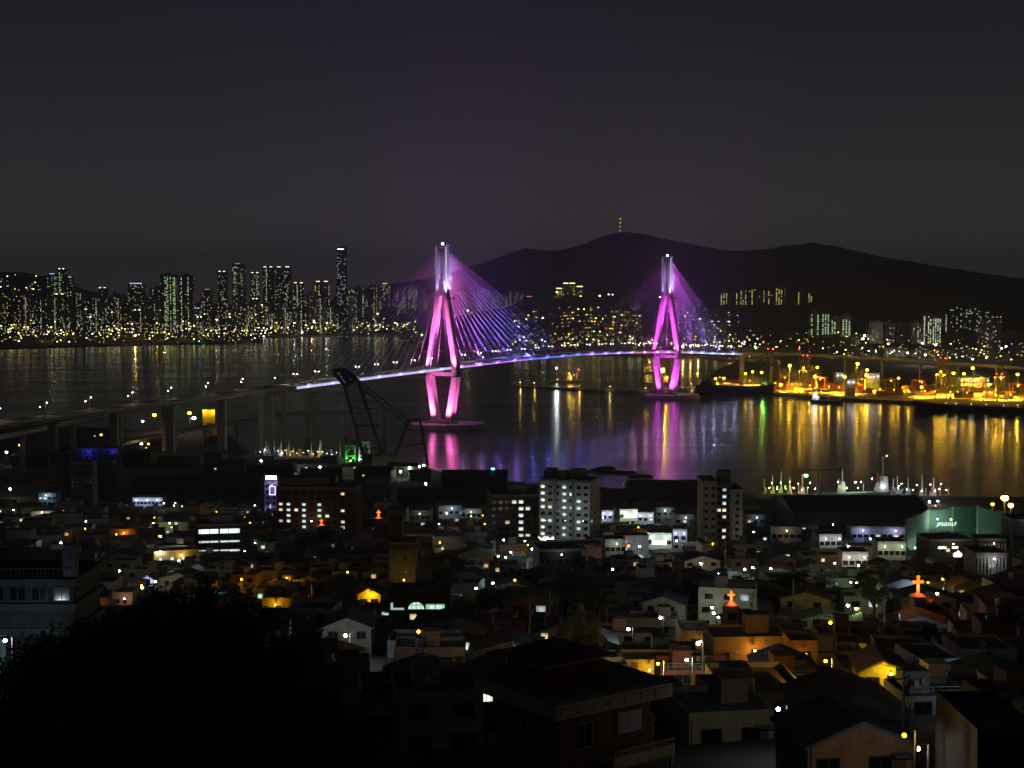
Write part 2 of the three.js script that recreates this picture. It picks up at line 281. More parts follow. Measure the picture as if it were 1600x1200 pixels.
// approach viaducts: left hand over the near quay, right hand behind the terminal
function viaduct(name, label, pts, width, depth, every, pierW, under, first = 0) {
  const curve = new THREE.CatmullRomCurve3(pts, false, 'catmullrom', 0.5), len = curve.getLength(), P = curve.getSpacedPoints(Math.ceil(len / 14));
  const o = thing(name, label, 'viaduct'), w = width / 2;
  part(o, 'deck', sweep(P, [[-w, -0.2], [-w, -1.0], [-w * 0.55, -depth], [w * 0.55, -depth], [w, -1.0], [w, -0.2]]), concrete);
  part(o, 'roadway', sweep(P, [[-w + 0.5, -0.196], [-w + 0.5, 0], [w - 0.5, 0], [w - 0.5, -0.196]]), asphalt);
  for (const s of [-1, 1]) part(o, 'parapet', sweep(P, [[s * (w - 0.15) - 0.15, -0.2], [s * (w - 0.15) - 0.15, 1.0], [s * (w - 0.15) + 0.15, 1.0], [s * (w - 0.15) + 0.15, -0.2]]), concrete);
  for (let s = first; s < len - 4; s += every) {
    const p = curve.getPointAt(s / len), t = curve.getTangentAt(s / len), turn = Math.atan2(-t.z, t.x), base = under(p.x, p.z), h = p.y - depth - base;
    if (h < 3) continue;
    const pr = part(o, "pier", UB, concrete, p.x, base, p.z, 2.6, h - 1.6, pierW, turn);
    part(o, 'pier_head', UB, concrete, p.x, base + h - 1.6, p.z, 3.0, 1.58, width * 0.62, turn);
  }
  return { o, curve, len };
}
const mainLeft = viaduct('approach_viaduct', 'grey concrete approach viaduct running left from the end of the lit girder', [along(-256), along(-320), along(-430), along(-560), along(-760)], 27, 3.4, 62, 9, (x, z) => -z > shore(pxOf(x, z)) ? -3 : 3, 20);
const mainRight = viaduct('approach_viaduct', 'long viaduct curving behind the container terminal from the far end of the bridge', [along(SPAN + 223), V(372, 53.5, -2243), V(430, 52, -2255), V(485, 50, -2240), V(600, 45.5, -2168), V(725, 40, -2070), V(900, 34, -1940)], 26, 3.2, 58, 7, (x, z) => 4, 30);
viaduct('ramp_viaduct', 'narrow ramp viaduct descending beside and below the left approach viaduct', [along(-330, -15.5, -2), along(-400, -17.5, -4.5), along(-480, -21, -9), along(-560, -26, -14), along(-700, -36, -21)], 9, 2.2, 48, 4, () => 3, 60);
viaduct('ramp_viaduct', 'low curving ramp road with a lit edge above the dark quay under the viaduct', [level(120, 712, 15), level(205, 689, 17), level(300, 671, 19.5), level(397, 655, 22), level(470, 645, 25), level(545, 640, 29), level(600, 632, 34), level(590, 622, 39), level(520, 613, 44), level(450, 609, 50), level(404, 613, 55)], 10, 2, 46, 3.4, (x, z) => -z > shore(pxOf(x, z)) ? -3 : 3, 24);

// ---------------------------------------------------------------- street lamps on the bridge and its approaches
const ORD = ['', 'first', 'second', 'third', 'fourth', 'fifth', 'sixth', 'seventh', 'eighth', 'ninth', 'tenth', 'eleventh', 'twelfth', 'thirteenth', 'fourteenth', 'fifteenth', 'sixteenth', 'seventeenth', 'eighteenth', 'nineteenth'];
const TENS = ['', '', 'twenty', 'thirty', 'forty', 'fifty', 'sixty', 'seventy', 'eighty', 'ninety'], TENTH = ['', '', 'twentieth', 'thirtieth', 'fortieth', 'fiftieth', 'sixtieth', 'seventieth', 'eightieth', 'ninetieth'];
const ord = (n) => n < 20 ? ORD[n] : n % 10 ? TENS[n / 10 | 0] + '-' + ORD[n % 10] : TENTH[n / 10];
const poleMat = mat(0x55585b, 0.7, 0.1);
const poleGeo = (h, r = 0.14) => { const g = new THREE.CylinderGeometry(r * 0.6, r, h, 7); return g.translate(0, h / 2, 0); };
const POLE10 = poleGeo(10.5, 0.28), ARM = new THREE.CylinderGeometry(0.08, 0.1, 1, 6).rotateZ(Math.PI / 2).translate(0.5, 0, 0);
function roadLamp(p, turn, arms, rgb, k, I, label, group, bulb = 0.32) {
  const o = thing('street_lamp', label, 'street lamp', p, turn, group);
  part(o, 'pole', POLE10, poleMat);
  for (const s of arms) {
    const a = part(o, 'arm', ARM, poleMat, 0, 10.3, 0, s * 1.9, 1, 1); a.rotation.z = 0.12 * s;
    part(o, 'lamp_head', UB, poleMat, s * 2.1, 10.52, 0, 1.1, 0.2, 0.5);
    part(o, 'lamp', SPHL, glow(rgb, k), s * 2.1, 10.26, 0, bulb, bulb * 0.95, bulb);
  }
  if (I) for (const s of arms) spotLight(o, V(s * 2.1, 9.7, 0), V(s * 2.1, 0, 0), rgb, I * 1.6, 1.2, 10, 0.3);   // hooded: the light goes down
  return o;
}
{
  let n = 0; const turnT = Math.atan2(-TR.z, TR.x);
  for (let s = -240; s < SPAN + 215; s += 31) { if (Math.abs(s) < 12 || Math.abs(s - SPAN) < 12) continue; roadLamp(along(s, 0, -0.1), turnT, [-1, 1], [1, 0.86, 0.68], 40, s < 320 ? 110 : 110, `twin-headed lamp on the bridge median, ${ord(++n)} counting from the left end`, 'twin lamps along the bridge', 0.32); }
  n = 0;
  for (let s = -280; s > -640; s -= 44) for (const e of [-1, 1]) roadLamp(along(s - (e > 0 ? 0 : 20), e * 12.6, 0), turnT, [-e], [1, 0.80, 0.60], 40, 95, `single-armed lamp on the left approach viaduct, ${ord(++n)} counting from the bridge end`, 'lamps along the left viaduct', 0.32);
  n = 0;
  for (let s = 24; s < mainRight.len - 60; s += 36) { const p = mainRight.curve.getPointAt(s / mainRight.len), t = mainRight.curve.getTangentAt(s / mainRight.len); roadLamp(p, Math.atan2(-t.z, t.x) + Math.PI / 2, [-1, 1], [1, 0.75, 0.4], 36, 150, `twin lamp on the viaduct behind the terminal, ${ord(++n)} counting from the bridge`, 'lamps along the terminal viaduct', 0.32); }
}

// ---------------------------------------------------------------- tower blocks across the water
const R1 = rng(11);
function winMesh(list) {                                            // lit windows: shallow boxes standing proud of the wall
  const pos = [];
  for (const [x, y, z, w, h, n] of list) {                          // n: 0 front (+z), 1 right (+x), 2 left (-x)
    const q = n === 0 ? [[x - w / 2, y, z], [x + w / 2, y, z], [x + w / 2, y + h, z], [x - w / 2, y + h, z]] : n === 1 ? [[x, y, z + w / 2], [x, y, z - w / 2], [x, y + h, z - w / 2], [x, y + h, z + w / 2]] : [[x, y, z - w / 2], [x, y, z + w / 2], [x, y + h, z + w / 2], [x, y + h, z - w / 2]];
    pos.push(...q[0], ...q[1], ...q[2], ...q[0], ...q[2], ...q[3]);
  }
  const g = new THREE.BufferGeometry(); g.setAttribute('position', new THREE.Float32BufferAttribute(pos, 3)); g.computeVertexNormals(); return g;
}
const TOWERWALL = [0x6f7475, 0x7c7a74, 0x62686c, 0x84827a, 0x565c60].map((h) => mat(h, 0.85));
const wallNames = ['grey', 'stone-coloured', 'slate grey', 'pale', 'dark grey'];
const PAL = { cool: [[0.80, 0.92, 0.62], [0.62, 0.92, 0.62], [1, 0.78, 0.36]], warm: [[1, 0.70, 0.26], [1, 0.82, 0.44], [0.85, 0.95, 0.5]], green: [[0.60, 0.95, 0.42], [0.70, 0.95, 0.66], [1, 0.82, 0.40]], yellow: [[1, 0.80, 0.20], [0.9, 0.95, 0.32], [1, 0.66, 0.2]] };
function tower(name, label, px0, px1, top, depth, base, o = {}) {
  const { lit = 0.22, pal = 'cool', k = 1.3, roof = null, turn = (R1() - 0.5) * 0.5, wall = R1() * 5 | 0, floor = 3.0, bay = 4.2, deep = 0.75, group = 'far tower blocks', cat = 'tower block', columns = 0 } = o;
  const w = (px1 - px0) / FOCAL * depth / (Math.cos(turn) + Math.abs(Math.sin(turn)) * deep), H = at((px0 + px1) / 2, top, depth).y - base, d = w * deep;
  const t = thing(name, label, cat, V(column((px0 + px1) / 2, depth), base, -depth), turn, group);
  part(t, 'wall', UB, TOWERWALL[wall], 0, 0, 0, w, H, d);
  part(t, 'parapet', UB, TOWERWALL[(wall + 2) % 5], 0, H, 0, w * 1.02, 1.4, d * 1.02);
  part(t, 'roof_house', UB, TOWERWALL[(wall + 1) % 5], (R1() - 0.5) * w * 0.3, H + 1.4, 0, w * 0.34, 4 + R1() * 4, d * 0.5);
  if (R1() < 0.5 && H > 60) part(t, 'stair_tower', UB, TOWERWALL[(wall + 4) % 5], w * 0.5 + 1.1, 0, d * 0.1, 2.2, H + 3, d * 0.3);
  const nf = Math.floor((H - 4) / floor), nb = Math.max(2, Math.floor(w / bay)), nd = Math.max(1, Math.floor(d / bay / 1.4)), sets = [[], [], []];
  const colOn = []; for (let b = 0; b < nb; b++) colOn.push(columns ? (R1() < columns ? 2.2 : 0.12) : R1() < 0.35 ? 2.1 : R1() < 0.5 ? 0.9 : 0.15); const stairs = R1() < 0.22 ? R1() * nb | 0 : -1;
  for (let f = 1; f < nf; f++) {
    for (let b = 0; b < nb; b++) if (R1() < lit * 0.6 * colOn[b] || (b === stairs && R1() < 0.7)) sets[R1() < 0.55 ? 0 : R1() < 0.6 ? 1 : 2].push([-w / 2 + (b + 0.5) * w / nb, f * floor + 0.9, d / 2 + 0.06, Math.min(2.6, w / nb * 0.7), 1.8, 0]);
    for (const n of [1, 2]) for (let b = 0; b < nd; b++) if (R1() < lit * 0.3) sets[R1() < 0.6 ? 0 : 1].push([(n === 1 ? 1 : -1) * (w / 2 + 0.06), f * floor + 0.9, -d / 2 + (b + 0.5) * d / nd, 2.2, 1.6, n]);
  }
  sets.forEach((s, i) => { if (s.length) part(t, 'lit_window', winMesh(s), glow(PAL[pal][i], k * [1.1, 0.75, 1.4][i])).userData.kind = 'stuff'; });
  if (roof) for (const sx of roof.two ? [-0.28, 0.28] : [0]) part(t, 'roof_lamp', UB, glow(roof.rgb, roof.k), sx * w, H + 1.4, d * 0.42, w * (roof.w ?? 0.5) * (roof.two ? 0.5 : 1), roof.h ?? 2, 1.2);
  return t;
}
const blue = { rgb: [0.3, 0.45, 1], k: 3 }, whiteR = { rgb: [1, 1, 0.9], k: 4, two: true }, redR = { rgb: [1, 0.25, 0.2], k: 2, h: 1.6 }, goldR = { rgb: [1, 0.8, 0.35], k: 3.2, two: true, h: 3 }, purpleR = { rgb: [0.7, 0.4, 1], k: 3, w: 0.8 };
// the towers that stand out: [left, right, top, distance, options]
const tallOnes = [
  [77, 92, 429, 4900, { lit: 0.3, pal: 'green', roof: blue }], [93, 106, 421, 4950, { lit: 0.34, pal: 'green', roof: whiteR }], [107, 117, 434, 4880, { lit: 0.3, pal: 'cool', roof: blue }],
  [203, 227, 444, 5000, { lit: 0.1, roof: purpleR }], [252, 277, 429, 4750, { lit: 0.4, pal: 'green', columns: 0.3, wall: 4, turn: 0.08 }], [280, 304, 431, 4720, { lit: 0.42, pal: 'green', columns: 0.3, wall: 4, turn: 0.08 }],
  [318, 334, 453, 5200, { lit: 0.2, pal: 'warm', roof: redR }], [342, 356, 425, 5600, { lit: 0.2, roof: whiteR }], [365, 385, 413, 5700, { lit: 0.26, pal: 'cool', roof: redR }], [392, 407, 427, 5650, { lit: 0.22, roof: whiteR }],
  [412, 429, 418, 5800, { lit: 0.12, roof: whiteR }], [432, 456, 418, 5820, { lit: 0.12, roof: whiteR }], [457, 476, 443, 5500, { lit: 0.2, roof: goldR }], [490, 516, 441, 5450, { lit: 0.35, pal: 'warm', roof: goldR, columns: 0.5 }],
  [545, 571, 450, 5700, { lit: 0.34, pal: 'green', columns: 0.5 }], [577, 593, 447, 5900, { lit: 0.3, pal: 'warm' }], [594, 610, 444, 6100, { lit: 0.2, pal: 'warm', roof: { rgb: [1, 0.85, 0.3], k: 2.5 } }],
];
let tn = 0;
for (const [a, b, t, d, o] of tallOnes) tower('tower_block', `tall tower block, ${ord(++tn)} from the left among the high towers of the far left skyline`, a, b, t, d, 3, { group: 'high towers of the left skyline', ...o });
{ // the slim dark skyscraper with a bright crown, built apart
  const d = 5600, p = V(column(534.5, d), 3, -d), H = at(534, 386, d).y - 3, t = thing('skyscraper', 'slim dark skyscraper with a white lit crown, the tallest of the far skyline', 'skyscraper', p, 0.15);
  const W = 44, D = 36, g = mat(0x39424a, 0.35, 0.2);
  const tp = new THREE.BoxGeometry(W, H - 22, D, 1, 1, 1).translate(0, (H - 22) / 2, 0); const pa = tp.attributes.position; for (let i = 0; i < pa.count; i++) if (pa.getY(i) > 10) pa.setX(i, pa.getX(i) * 0.93); tp.computeVertexNormals();
  part(t, 'shaft', tp, g); part(t, 'crown', UB, g, 0, H - 22, 0, W * 0.9, 16, D * 0.9); part(t, 'roof_fin', UB, g, 6, H - 6, 0, W * 0.6, 8, D * 0.5);
  part(t, 'crown_lamp', UB, glow([1, 1, 0.9], 5), -4, H - 10, D * 0.46, W * 0.55, 3, 1.5);
  const s = []; for (let f = 2; f < H / 4 - 6; f++) for (let b = 0; b < 9; b++) if (R1() < (f % 12 === 5 ? 0.5 : 0.1)) s.push([-W * 0.43 + (b + 0.5) * W * 0.86 / 9, f * 4, D / 2 + 0.2, 3.2, 1.7, 0]);
  part(t, 'lit_window', winMesh(s), glow([0.85, 0.92, 1], 0.9)).userData.kind = 'stuff';
  for (let f = 1; f < 12; f++) part(t, 'floor_band', UB, mat(0x222a30, 0.5), 0, f * (H - 22) / 12, 0, W + 0.3, 1.2, D + 0.3);
}
// lower blocks filling in between, in three belts
tn = 0;
const belts = [[0, 250, 452, 488, 5000, 17, 0.16], [128, 250, 440, 470, 5500, 8, 0.12], [305, 560, 455, 490, 5250, 20, 0.18], [560, 700, 446, 472, 6100, 15, 0.26], [700, 842, 452, 470, 5600, 13, 0.2], [-60, 70, 440, 480, 4800, 6, 0.16]];
for (const [x0, x1, y0, y1, d, n, lit] of belts) for (let i = 0; i < n; i++) {
  const c = lerp(x0, x1, (i + 0.5 + (R1() - 0.5) * 0.5) / n), w = 9 + R1() * 9, dd = d + (R1() - 0.5) * 500;
  tower('tower_block', '', c - w / 2, c + w / 2, lerp(y0, y1, R1()), dd, 3, { lit: lit * (0.5 + R1()), pal: ['cool', 'warm', 'green'][R1() * 3 | 0], k: x0 >= 700 ? 0.7 : 1.0, group: 'lower blocks of the far skyline', roof: R1() < 0.2 ? [blue, whiteR, goldR, redR][R1() * 4 | 0] : null });
  CITY.low = CITY.low ?? []; CITY.low.push(scene.children[scene.children.length - 1]);
}
CITY.low.sort((a, b) => pxOf(a.position.x, a.position.z) - pxOf(b.position.x, b.position.z)).forEach((o, i) => { o.userData.label = `low distant apartment block, ${ord(i + 1)} from the left along the far skyline`; });
// apartment rows on and below the hills at the right
const rightRows = [
  ['hilltop block with yellow lit roof, above the mid bridge', [[868, 878, 452], [879, 888, 444], [889, 899, 444], [900, 911, 449]], 4700, 463, { lit: 0.4, pal: 'yellow', roof: { rgb: [1, 0.9, 0.35], k: 3.0, w: 0.9, h: 3 }, k: 1.1 }],
  ['hillside apartment slab with yellow-green windows, behind the right pylon', [[1124, 1136, 455], [1139, 1152, 453], [1155, 1166, 452], [1168, 1180, 450], [1183, 1194, 452], [1197, 1207, 449], [1210, 1222, 447], [1225, 1236, 448], [1240, 1253, 453], [1256, 1268, 455]], 4350, 478, { lit: 0.62, pal: 'yellow', k: 1.25, columns: 0.6, bay: 6.5, floor: 3.8 }],
  ['apartment tower with pale green windows below the dark right hill', [[1264, 1279, 488], [1281, 1295, 487], [1297, 1312, 496], [1314, 1329, 494]], 3300, 526, { lit: 0.6, pal: 'green', k: 1.2, columns: 0.6, bay: 5.5, floor: 3.6 }],
  ['dim apartment tower at the foot of the right hill', [[1360, 1378, 503], [1382, 1398, 506], [1402, 1420, 509], [1424, 1438, 506]], 3300, 537, { lit: 0.2, pal: 'cool', k: 0.8 }],
  ['bright windowed apartment tower right of the hill', [[1441, 1454, 491], [1455, 1469, 494]], 3350, 541, { lit: 0.5, pal: 'cool', k: 1.2, columns: 0.6 }],
  ['far apartment tower on the right edge of the view', [[1472, 1486, 489], [1482, 1502, 476], [1506, 1520, 480], [1520, 1532, 475], [1534, 1547, 484], [1548, 1563, 492]], 3600, 535, { lit: 0.24, pal: 'cool', k: 0.9 }],
  ['brown apartment tower in front of the right edge towers', [[1530, 1546, 507], [1548, 1562, 505]], 3250, 546, { lit: 0.24, pal: 'warm', k: 0.9 }],
  ['broad low block far right beyond the viaduct', [[1566, 1600, 522]], 3400, 545, { lit: 0.06, pal: 'warm', k: 0.6 }],
  ['small tower block by the hillside lamps', [[1062, 1072, 470], [1030, 1040, 474], [848, 858, 480], [915, 924, 476], [990, 1000, 473]], 4000, 488, { lit: 0.2, pal: 'warm', k: 0.8 }],
];
for (const [label, list, d, base, o] of rightRows) list.forEach(([a, b, t], i) => tower('apartment_block', list.length > 1 ? `${label}, ${ord(i + 1)} from the left` : label, a, b, t, d + (i % 3) * 40, at(a, base, d).y, { group: label, cat: 'apartment block', turn: (R1() - 0.5) * 0.3, ...o }));
CITY.bases = rightRows;
// terraces under the hillside rows
for (const [label, list, d, base] of rightRows) if (base < 530) { const a = list[0][0] - 6, b = list[list.length - 1][1] + 6, x0 = Math.min(column(a, d), column(b, d)), x1 = Math.max(column(a, d), column(b, d)), y = at(a, base, d).y; const g = new THREE.BoxGeometry(x1 - x0, y - 0.2, 130).translate((x0 + x1) / 2, (y - 0.2) / 2, -d - 20); setting('terrace', metreUV(g, 1 / 24), forestMat); }

// ---------------------------------------------------------------- lamps over there: the brightest are things, the sea of small ones is one mass
const mastLampGeo = new MB().bar(V(0, 0, 0), V(0, 1, 0), 0.02, 6).geo();
function mastLamp(p, h, rgb, k, I, r, label, group, name = 'floodlight_mast', opt = {}) {
  const o = thing(name, label, 'light mast', V(p.x, p.y, p.z), 0, group);
  part(o, 'mast', CYL, poleMat, 0, 0, 0, 0.35, h, 0.35);
  part(o, 'lamp_ring', CYL, poleMat, 0, h, 0, r * 1.25, r * 0.35, r * 1.25);
  part(o, 'lamp', SPH, glow(rgb, k), 0, h - r * 0.75, 0, r, r * 0.75, r);
  if (I && opt.down) spotLight(o, V(0, h - r * 1.65, 0), V(0, 0, 0.01), rgb, I * opt.down, 1.15, 25, 0.5);
  if (I) pointLight(o, 0, h - r * 1.65, 0, rgb, I, 25);
  return o;
}
// [column, row, distance, colour, brightness, radius]
const farLamps = [
  [211, 524, 4180, AMBER, 16, 3.0], [80, 511, 4300, AMBER, 7, 2.2], [130, 478, 5000, WHITE, 5, 2.2], [245, 505, 4500, YELLOW, 6, 2], [257, 519, 4400, AMBER, 6, 2], [186, 485, 5200, WHITE, 4, 2], [318, 524, 4380, GREEN, 5, 2.0], [303, 530, 4350, GREEN, 4, 1.8], [338, 499, 4700, AMBER, 5, 2.0],
  [541, 504, 5150, GREENISH, 8, 2.6], [511, 504, 5100, WHITE, 7, 2.4], [460, 504, 5000, WHITE, 6, 2.2], [509, 513, 5080, AMBER, 6, 2.4], [487, 512, 5060, AMBER, 5, 2.2], [432, 504, 4950, YELLOW, 5, 2], [590, 490, 5700, YELLOW, 5, 2.6], [600, 498, 5650, WARM, 4, 2.4], [412, 527, 4900, WHITE, 6, 2.2], [472, 519, 5060, WARM, 7, 3],
  [659, 523, 4440, GREEN, 9, 2.4], [741, 524, 4400, SODIUM, 9, 2.8], [780, 519, 4420, SODIUM, 16, 3.2], [866, 535, 3900, AMBER, 16, 3.2], [873, 531, 3920, WARM, 9, 2.6], [731, 485, 4700, [0.6, 1, 0.3], 5, 2.6],
  [1067, 541, 3300, AMBER, 8, 2.4], [1079, 540, 3290, AMBER, 8, 2.4], [1091, 540, 3310, AMBER, 8, 2.2], [1014, 534, 3420, AMBER, 5, 2], [1016, 536, 3420, AMBER, 4, 1.8], [1142, 541, 3200, SODIUM, 7, 2.0], [1181, 543, 3180, AMBER, 10, 2.2], [1220, 553, 2700, SODIUM, 6, 1.6],
  [937, 462, 4650, WARM, 6, 2.6], [870, 456, 4650, YELLOW, 7, 2.8], [907, 463, 4660, YELLOW, 6, 2.4], [951, 460, 4670, WHITE, 4, 2], [957, 460, 4680, WHITE, 4, 2], [848, 497, 4200, WARM, 7, 2.4], [871, 508, 4100, SODIUM, 5, 2.2],
  [1031, 464, 4700, WHITE, 5, 2.4], [1348, 529, 3250, WARM, 9, 2.4], [1351, 524, 3260, WHITE, 8, 2.2], [1388, 537, 3200, AMBER, 9, 2.0], [1441, 536, 3190, WHITE, 7, 2.0], [1462, 539, 3180, WHITE, 7, 1.8], [1520, 561, 2500, GREENISH, 6, 1.5], [1565, 544, 3150, [1, 0.3, 0.1], 9, 2.2], [1572, 541, 3160, WARM, 6, 2], [1418, 551, 2900, WARM, 6, 1.8], [1446, 554, 2850, WHITE, 8, 1.9],
  [1160, 536, 3350, WARM, 4, 1.6], [990, 497, 4200, SODIUM, 5, 2.2], [942, 490, 4300, SODIUM, 5, 2.2],
];
farLamps.forEach(([px, py, d, rgb, k, r], i) => {
  const p = at(px, py, d), foot = Math.max(3, Math.min(p.y - 9, p.y - 14)); p.y = p.y < 22 ? 3 : foot;
  const h = at(px, py, d).y - p.y + r * 0.55; mastLamp(p, Math.max(h, 4), rgb, k * 3, k > 4.5 ? 900 * k : 0, r, `bright far-shore lamp, ${ord(i + 1)} of the distant harbour lights`, 'far harbour lights');
});
CITY.farLampLabels = scene.children.filter((o) => o.userData.group === 'far harbour lights');
CITY.farLampLabels.sort((a, b) => pxOf(a.position.x, a.position.z) - pxOf(b.position.x, b.position.z)).forEach((o, i) => { o.userData.label = `tall bright lamp mast on the far shore, ${ord(i + 1)} from the left`; });
{
  // sea of small lights: [x0, x1, y0, y1, distance near, far, count, weights]
  const sets = [[0, 420, 500, 536, 4050, 4700, 420, 'gold'], [400, 640, 500, 520, 5000, 5400, 110, 'gold'], [0, 70, 424, 500, 4800, 6400, 60, 'mix'], [60, 420, 470, 505, 4800, 5600, 170, 'mix'], [400, 650, 495, 522, 5000, 5500, 130, 'mix'], [640, 860, 518, 534, 4350, 4500, 60, 'warm'], [690, 840, 480, 520, 4500, 5200, 50, 'mix'],
    [800, 1170, 520, 545, 3480, 3700, 190, 'mix'], [870, 1000, 480, 535, 4000, 4400, 120, 'sodium'], [800, 1160, 474, 540, 3900, 4400, 70, 'mix'], [1050, 1140, 476, 548, 3300, 3900, 60, 'mix'], [1160, 1360, 515, 552, 3150, 3350, 70, 'mix'], [1360, 1600, 530, 566, 2950, 3250, 95, 'mix'], [1130, 1600, 548, 562, 2700, 3100, 50, 'mix']];
  const kinds = { mix: [WHITE, WARM, GREENISH, YELLOW, YELLOW, AMBER, [1, 0.8, 0.3], [0.9, 1, 0.5]], gold: [YELLOW, [1, 0.8, 0.3], WARM, [0.9, 1, 0.5], AMBER, WHITE, [1, 0.72, 0.2]], warm: [AMBER, SODIUM, WARM], sodium: [SODIUM, AMBER, SODIUM, WARM] }, lists = new Map();
  for (const [x0, x1, y0, y1, d0, d1, n, kind] of sets) for (let i = 0; i < n; i++) {
    const px = lerp(x0, x1, R1()), py = lerp(y0, y1, R1() * 0.6 + R1() * 0.4), d = lerp(d1, d0, (py - y0) / (y1 - y0)), p = at(px, py, d), rgb = kinds[kind][R1() * kinds[kind].length | 0], big = R1() ** 3;
    if (px > 800 && px < 1160 && y0 < 500) { for (let e = 3650; e < 4560; e += 45) { const q = at(px, py, e), g = hillTop.centre(px, e); if (g + 5 >= q.y) { p.set(q.x, g + 5, q.z); break; } } }   // lamps on the hillside stand on its slope
    if (p.y < 6) p.y = 6 + R1() * 8;
    const key = rgb.join() + (big > 0.5 ? 'b' : 's'); if (!lists.has(key)) lists.set(key, { rgb, k: big > 0.5 ? 7 : 2.8, pts: [] }); lists.get(key).pts.push([p, (1.0 + big * 1.2) * d / 4300]);
  }
  const mass = new THREE.Group(); mass.name = 'distant_lamps'; mass.userData.kind = 'stuff'; tag(mass, 'countless tiny street and window lights of the far shore', 'lights'); scene.add(mass);
  for (const { rgb, k, pts } of lists.values()) {
    const im = new THREE.InstancedMesh(SPHL, glow(rgb, k), pts.length), M = new THREE.Matrix4(); pts.forEach(([p, r], i) => im.setMatrixAt(i, M.makeScale(r, r * 0.7, r).setPosition(p)));
    im.name = 'lamp'; im.userData.kind = 'stuff'; mass.add(im);
  }
  // posts under them would not show at this distance; low sheds and blocks of the port do
  const shed = new MB(); for (let i = 0; i < 190; i++) { const left = i < 110, px = left ? lerp(-20, 620, R1()) : lerp(640, 1600, R1()), d = left ? (px < 400 ? 4300 : 5300) + R1() * 700 : px < 860 ? 4550 + R1() * 300 : px < 1160 ? 3650 + R1() * 400 : 3250 + R1() * 300; shed.box(column(px, d), 3, -d, 20 + R1() * 60, 6 + R1() * 16, 20 + R1() * 20, (R1() - 0.5) * 0.6); }
  stuff('distant_sheds', 'dark low port sheds and houses massed along the far shore', 'buildings', shed.build('x', TOWERWALL[1]));
  const hs = new MB(); for (let i = 0; i < 420; i++) { const px = lerp(800, 1180, R1()), d = lerp(3720, 4500, R1()), y = hillTop.centre(px, d); hs.box(column(px, d), y - 3, -d, 9 + R1() * 10, 7 + R1() * 7, 9, R1()); }
  for (let i = 0; i < 160; i++) { const px = lerp(1180, 1600, R1()), d = lerp(3300, 3600, R1()), y = hillTop.right(px, d); hs.box(column(px, d), y - 3, -d, 9 + R1() * 12, 7 + R1() * 8, 9, R1()); }
  stuff('hillside_houses', 'dark crowded houses climbing the hills across the water', 'houses', hs.build('x', TOWERWALL[3]));
}
{ // transmitter on the summit
  const d = 6900, p = at(969, 364, d), t = thing('transmitter_mast', 'slender lattice mast with warm lamps on the mountain summit', 'mast', V(p.x, p.y - 6, p.z)), h = at(969, 338, d).y - p.y + 6, b = new MB();
  for (const [x, z] of [[-1, -1], [1, -1], [0, 1.2]]) b.bar(V(x * 6, 0, z * 6), V(x * 1.2, h, z * 1.2), 0.9, 5, 0.5); for (let i = 1; i < 8; i++) { const y = h * i / 8, r = lerp(6, 1.2, i / 8); b.bar(V(-r, y, -r), V(r, y, -r), 0.5).bar(V(r, y, -r), V(0, y, r * 1.2), 0.5).bar(V(0, y, r * 1.2), V(-r, y, -r), 0.5); }
  b.build('lattice', mat(0x9a6a60, 0.7), t); for (const f of [0.2, 0.42, 0.64, 0.86]) part(t, 'lamp', SPHL, glow([1, 0.62, 0.18], 2.6), 0, h * f, 5.5 - f * 4.6, 3.4, 2.2, 1.8);
}

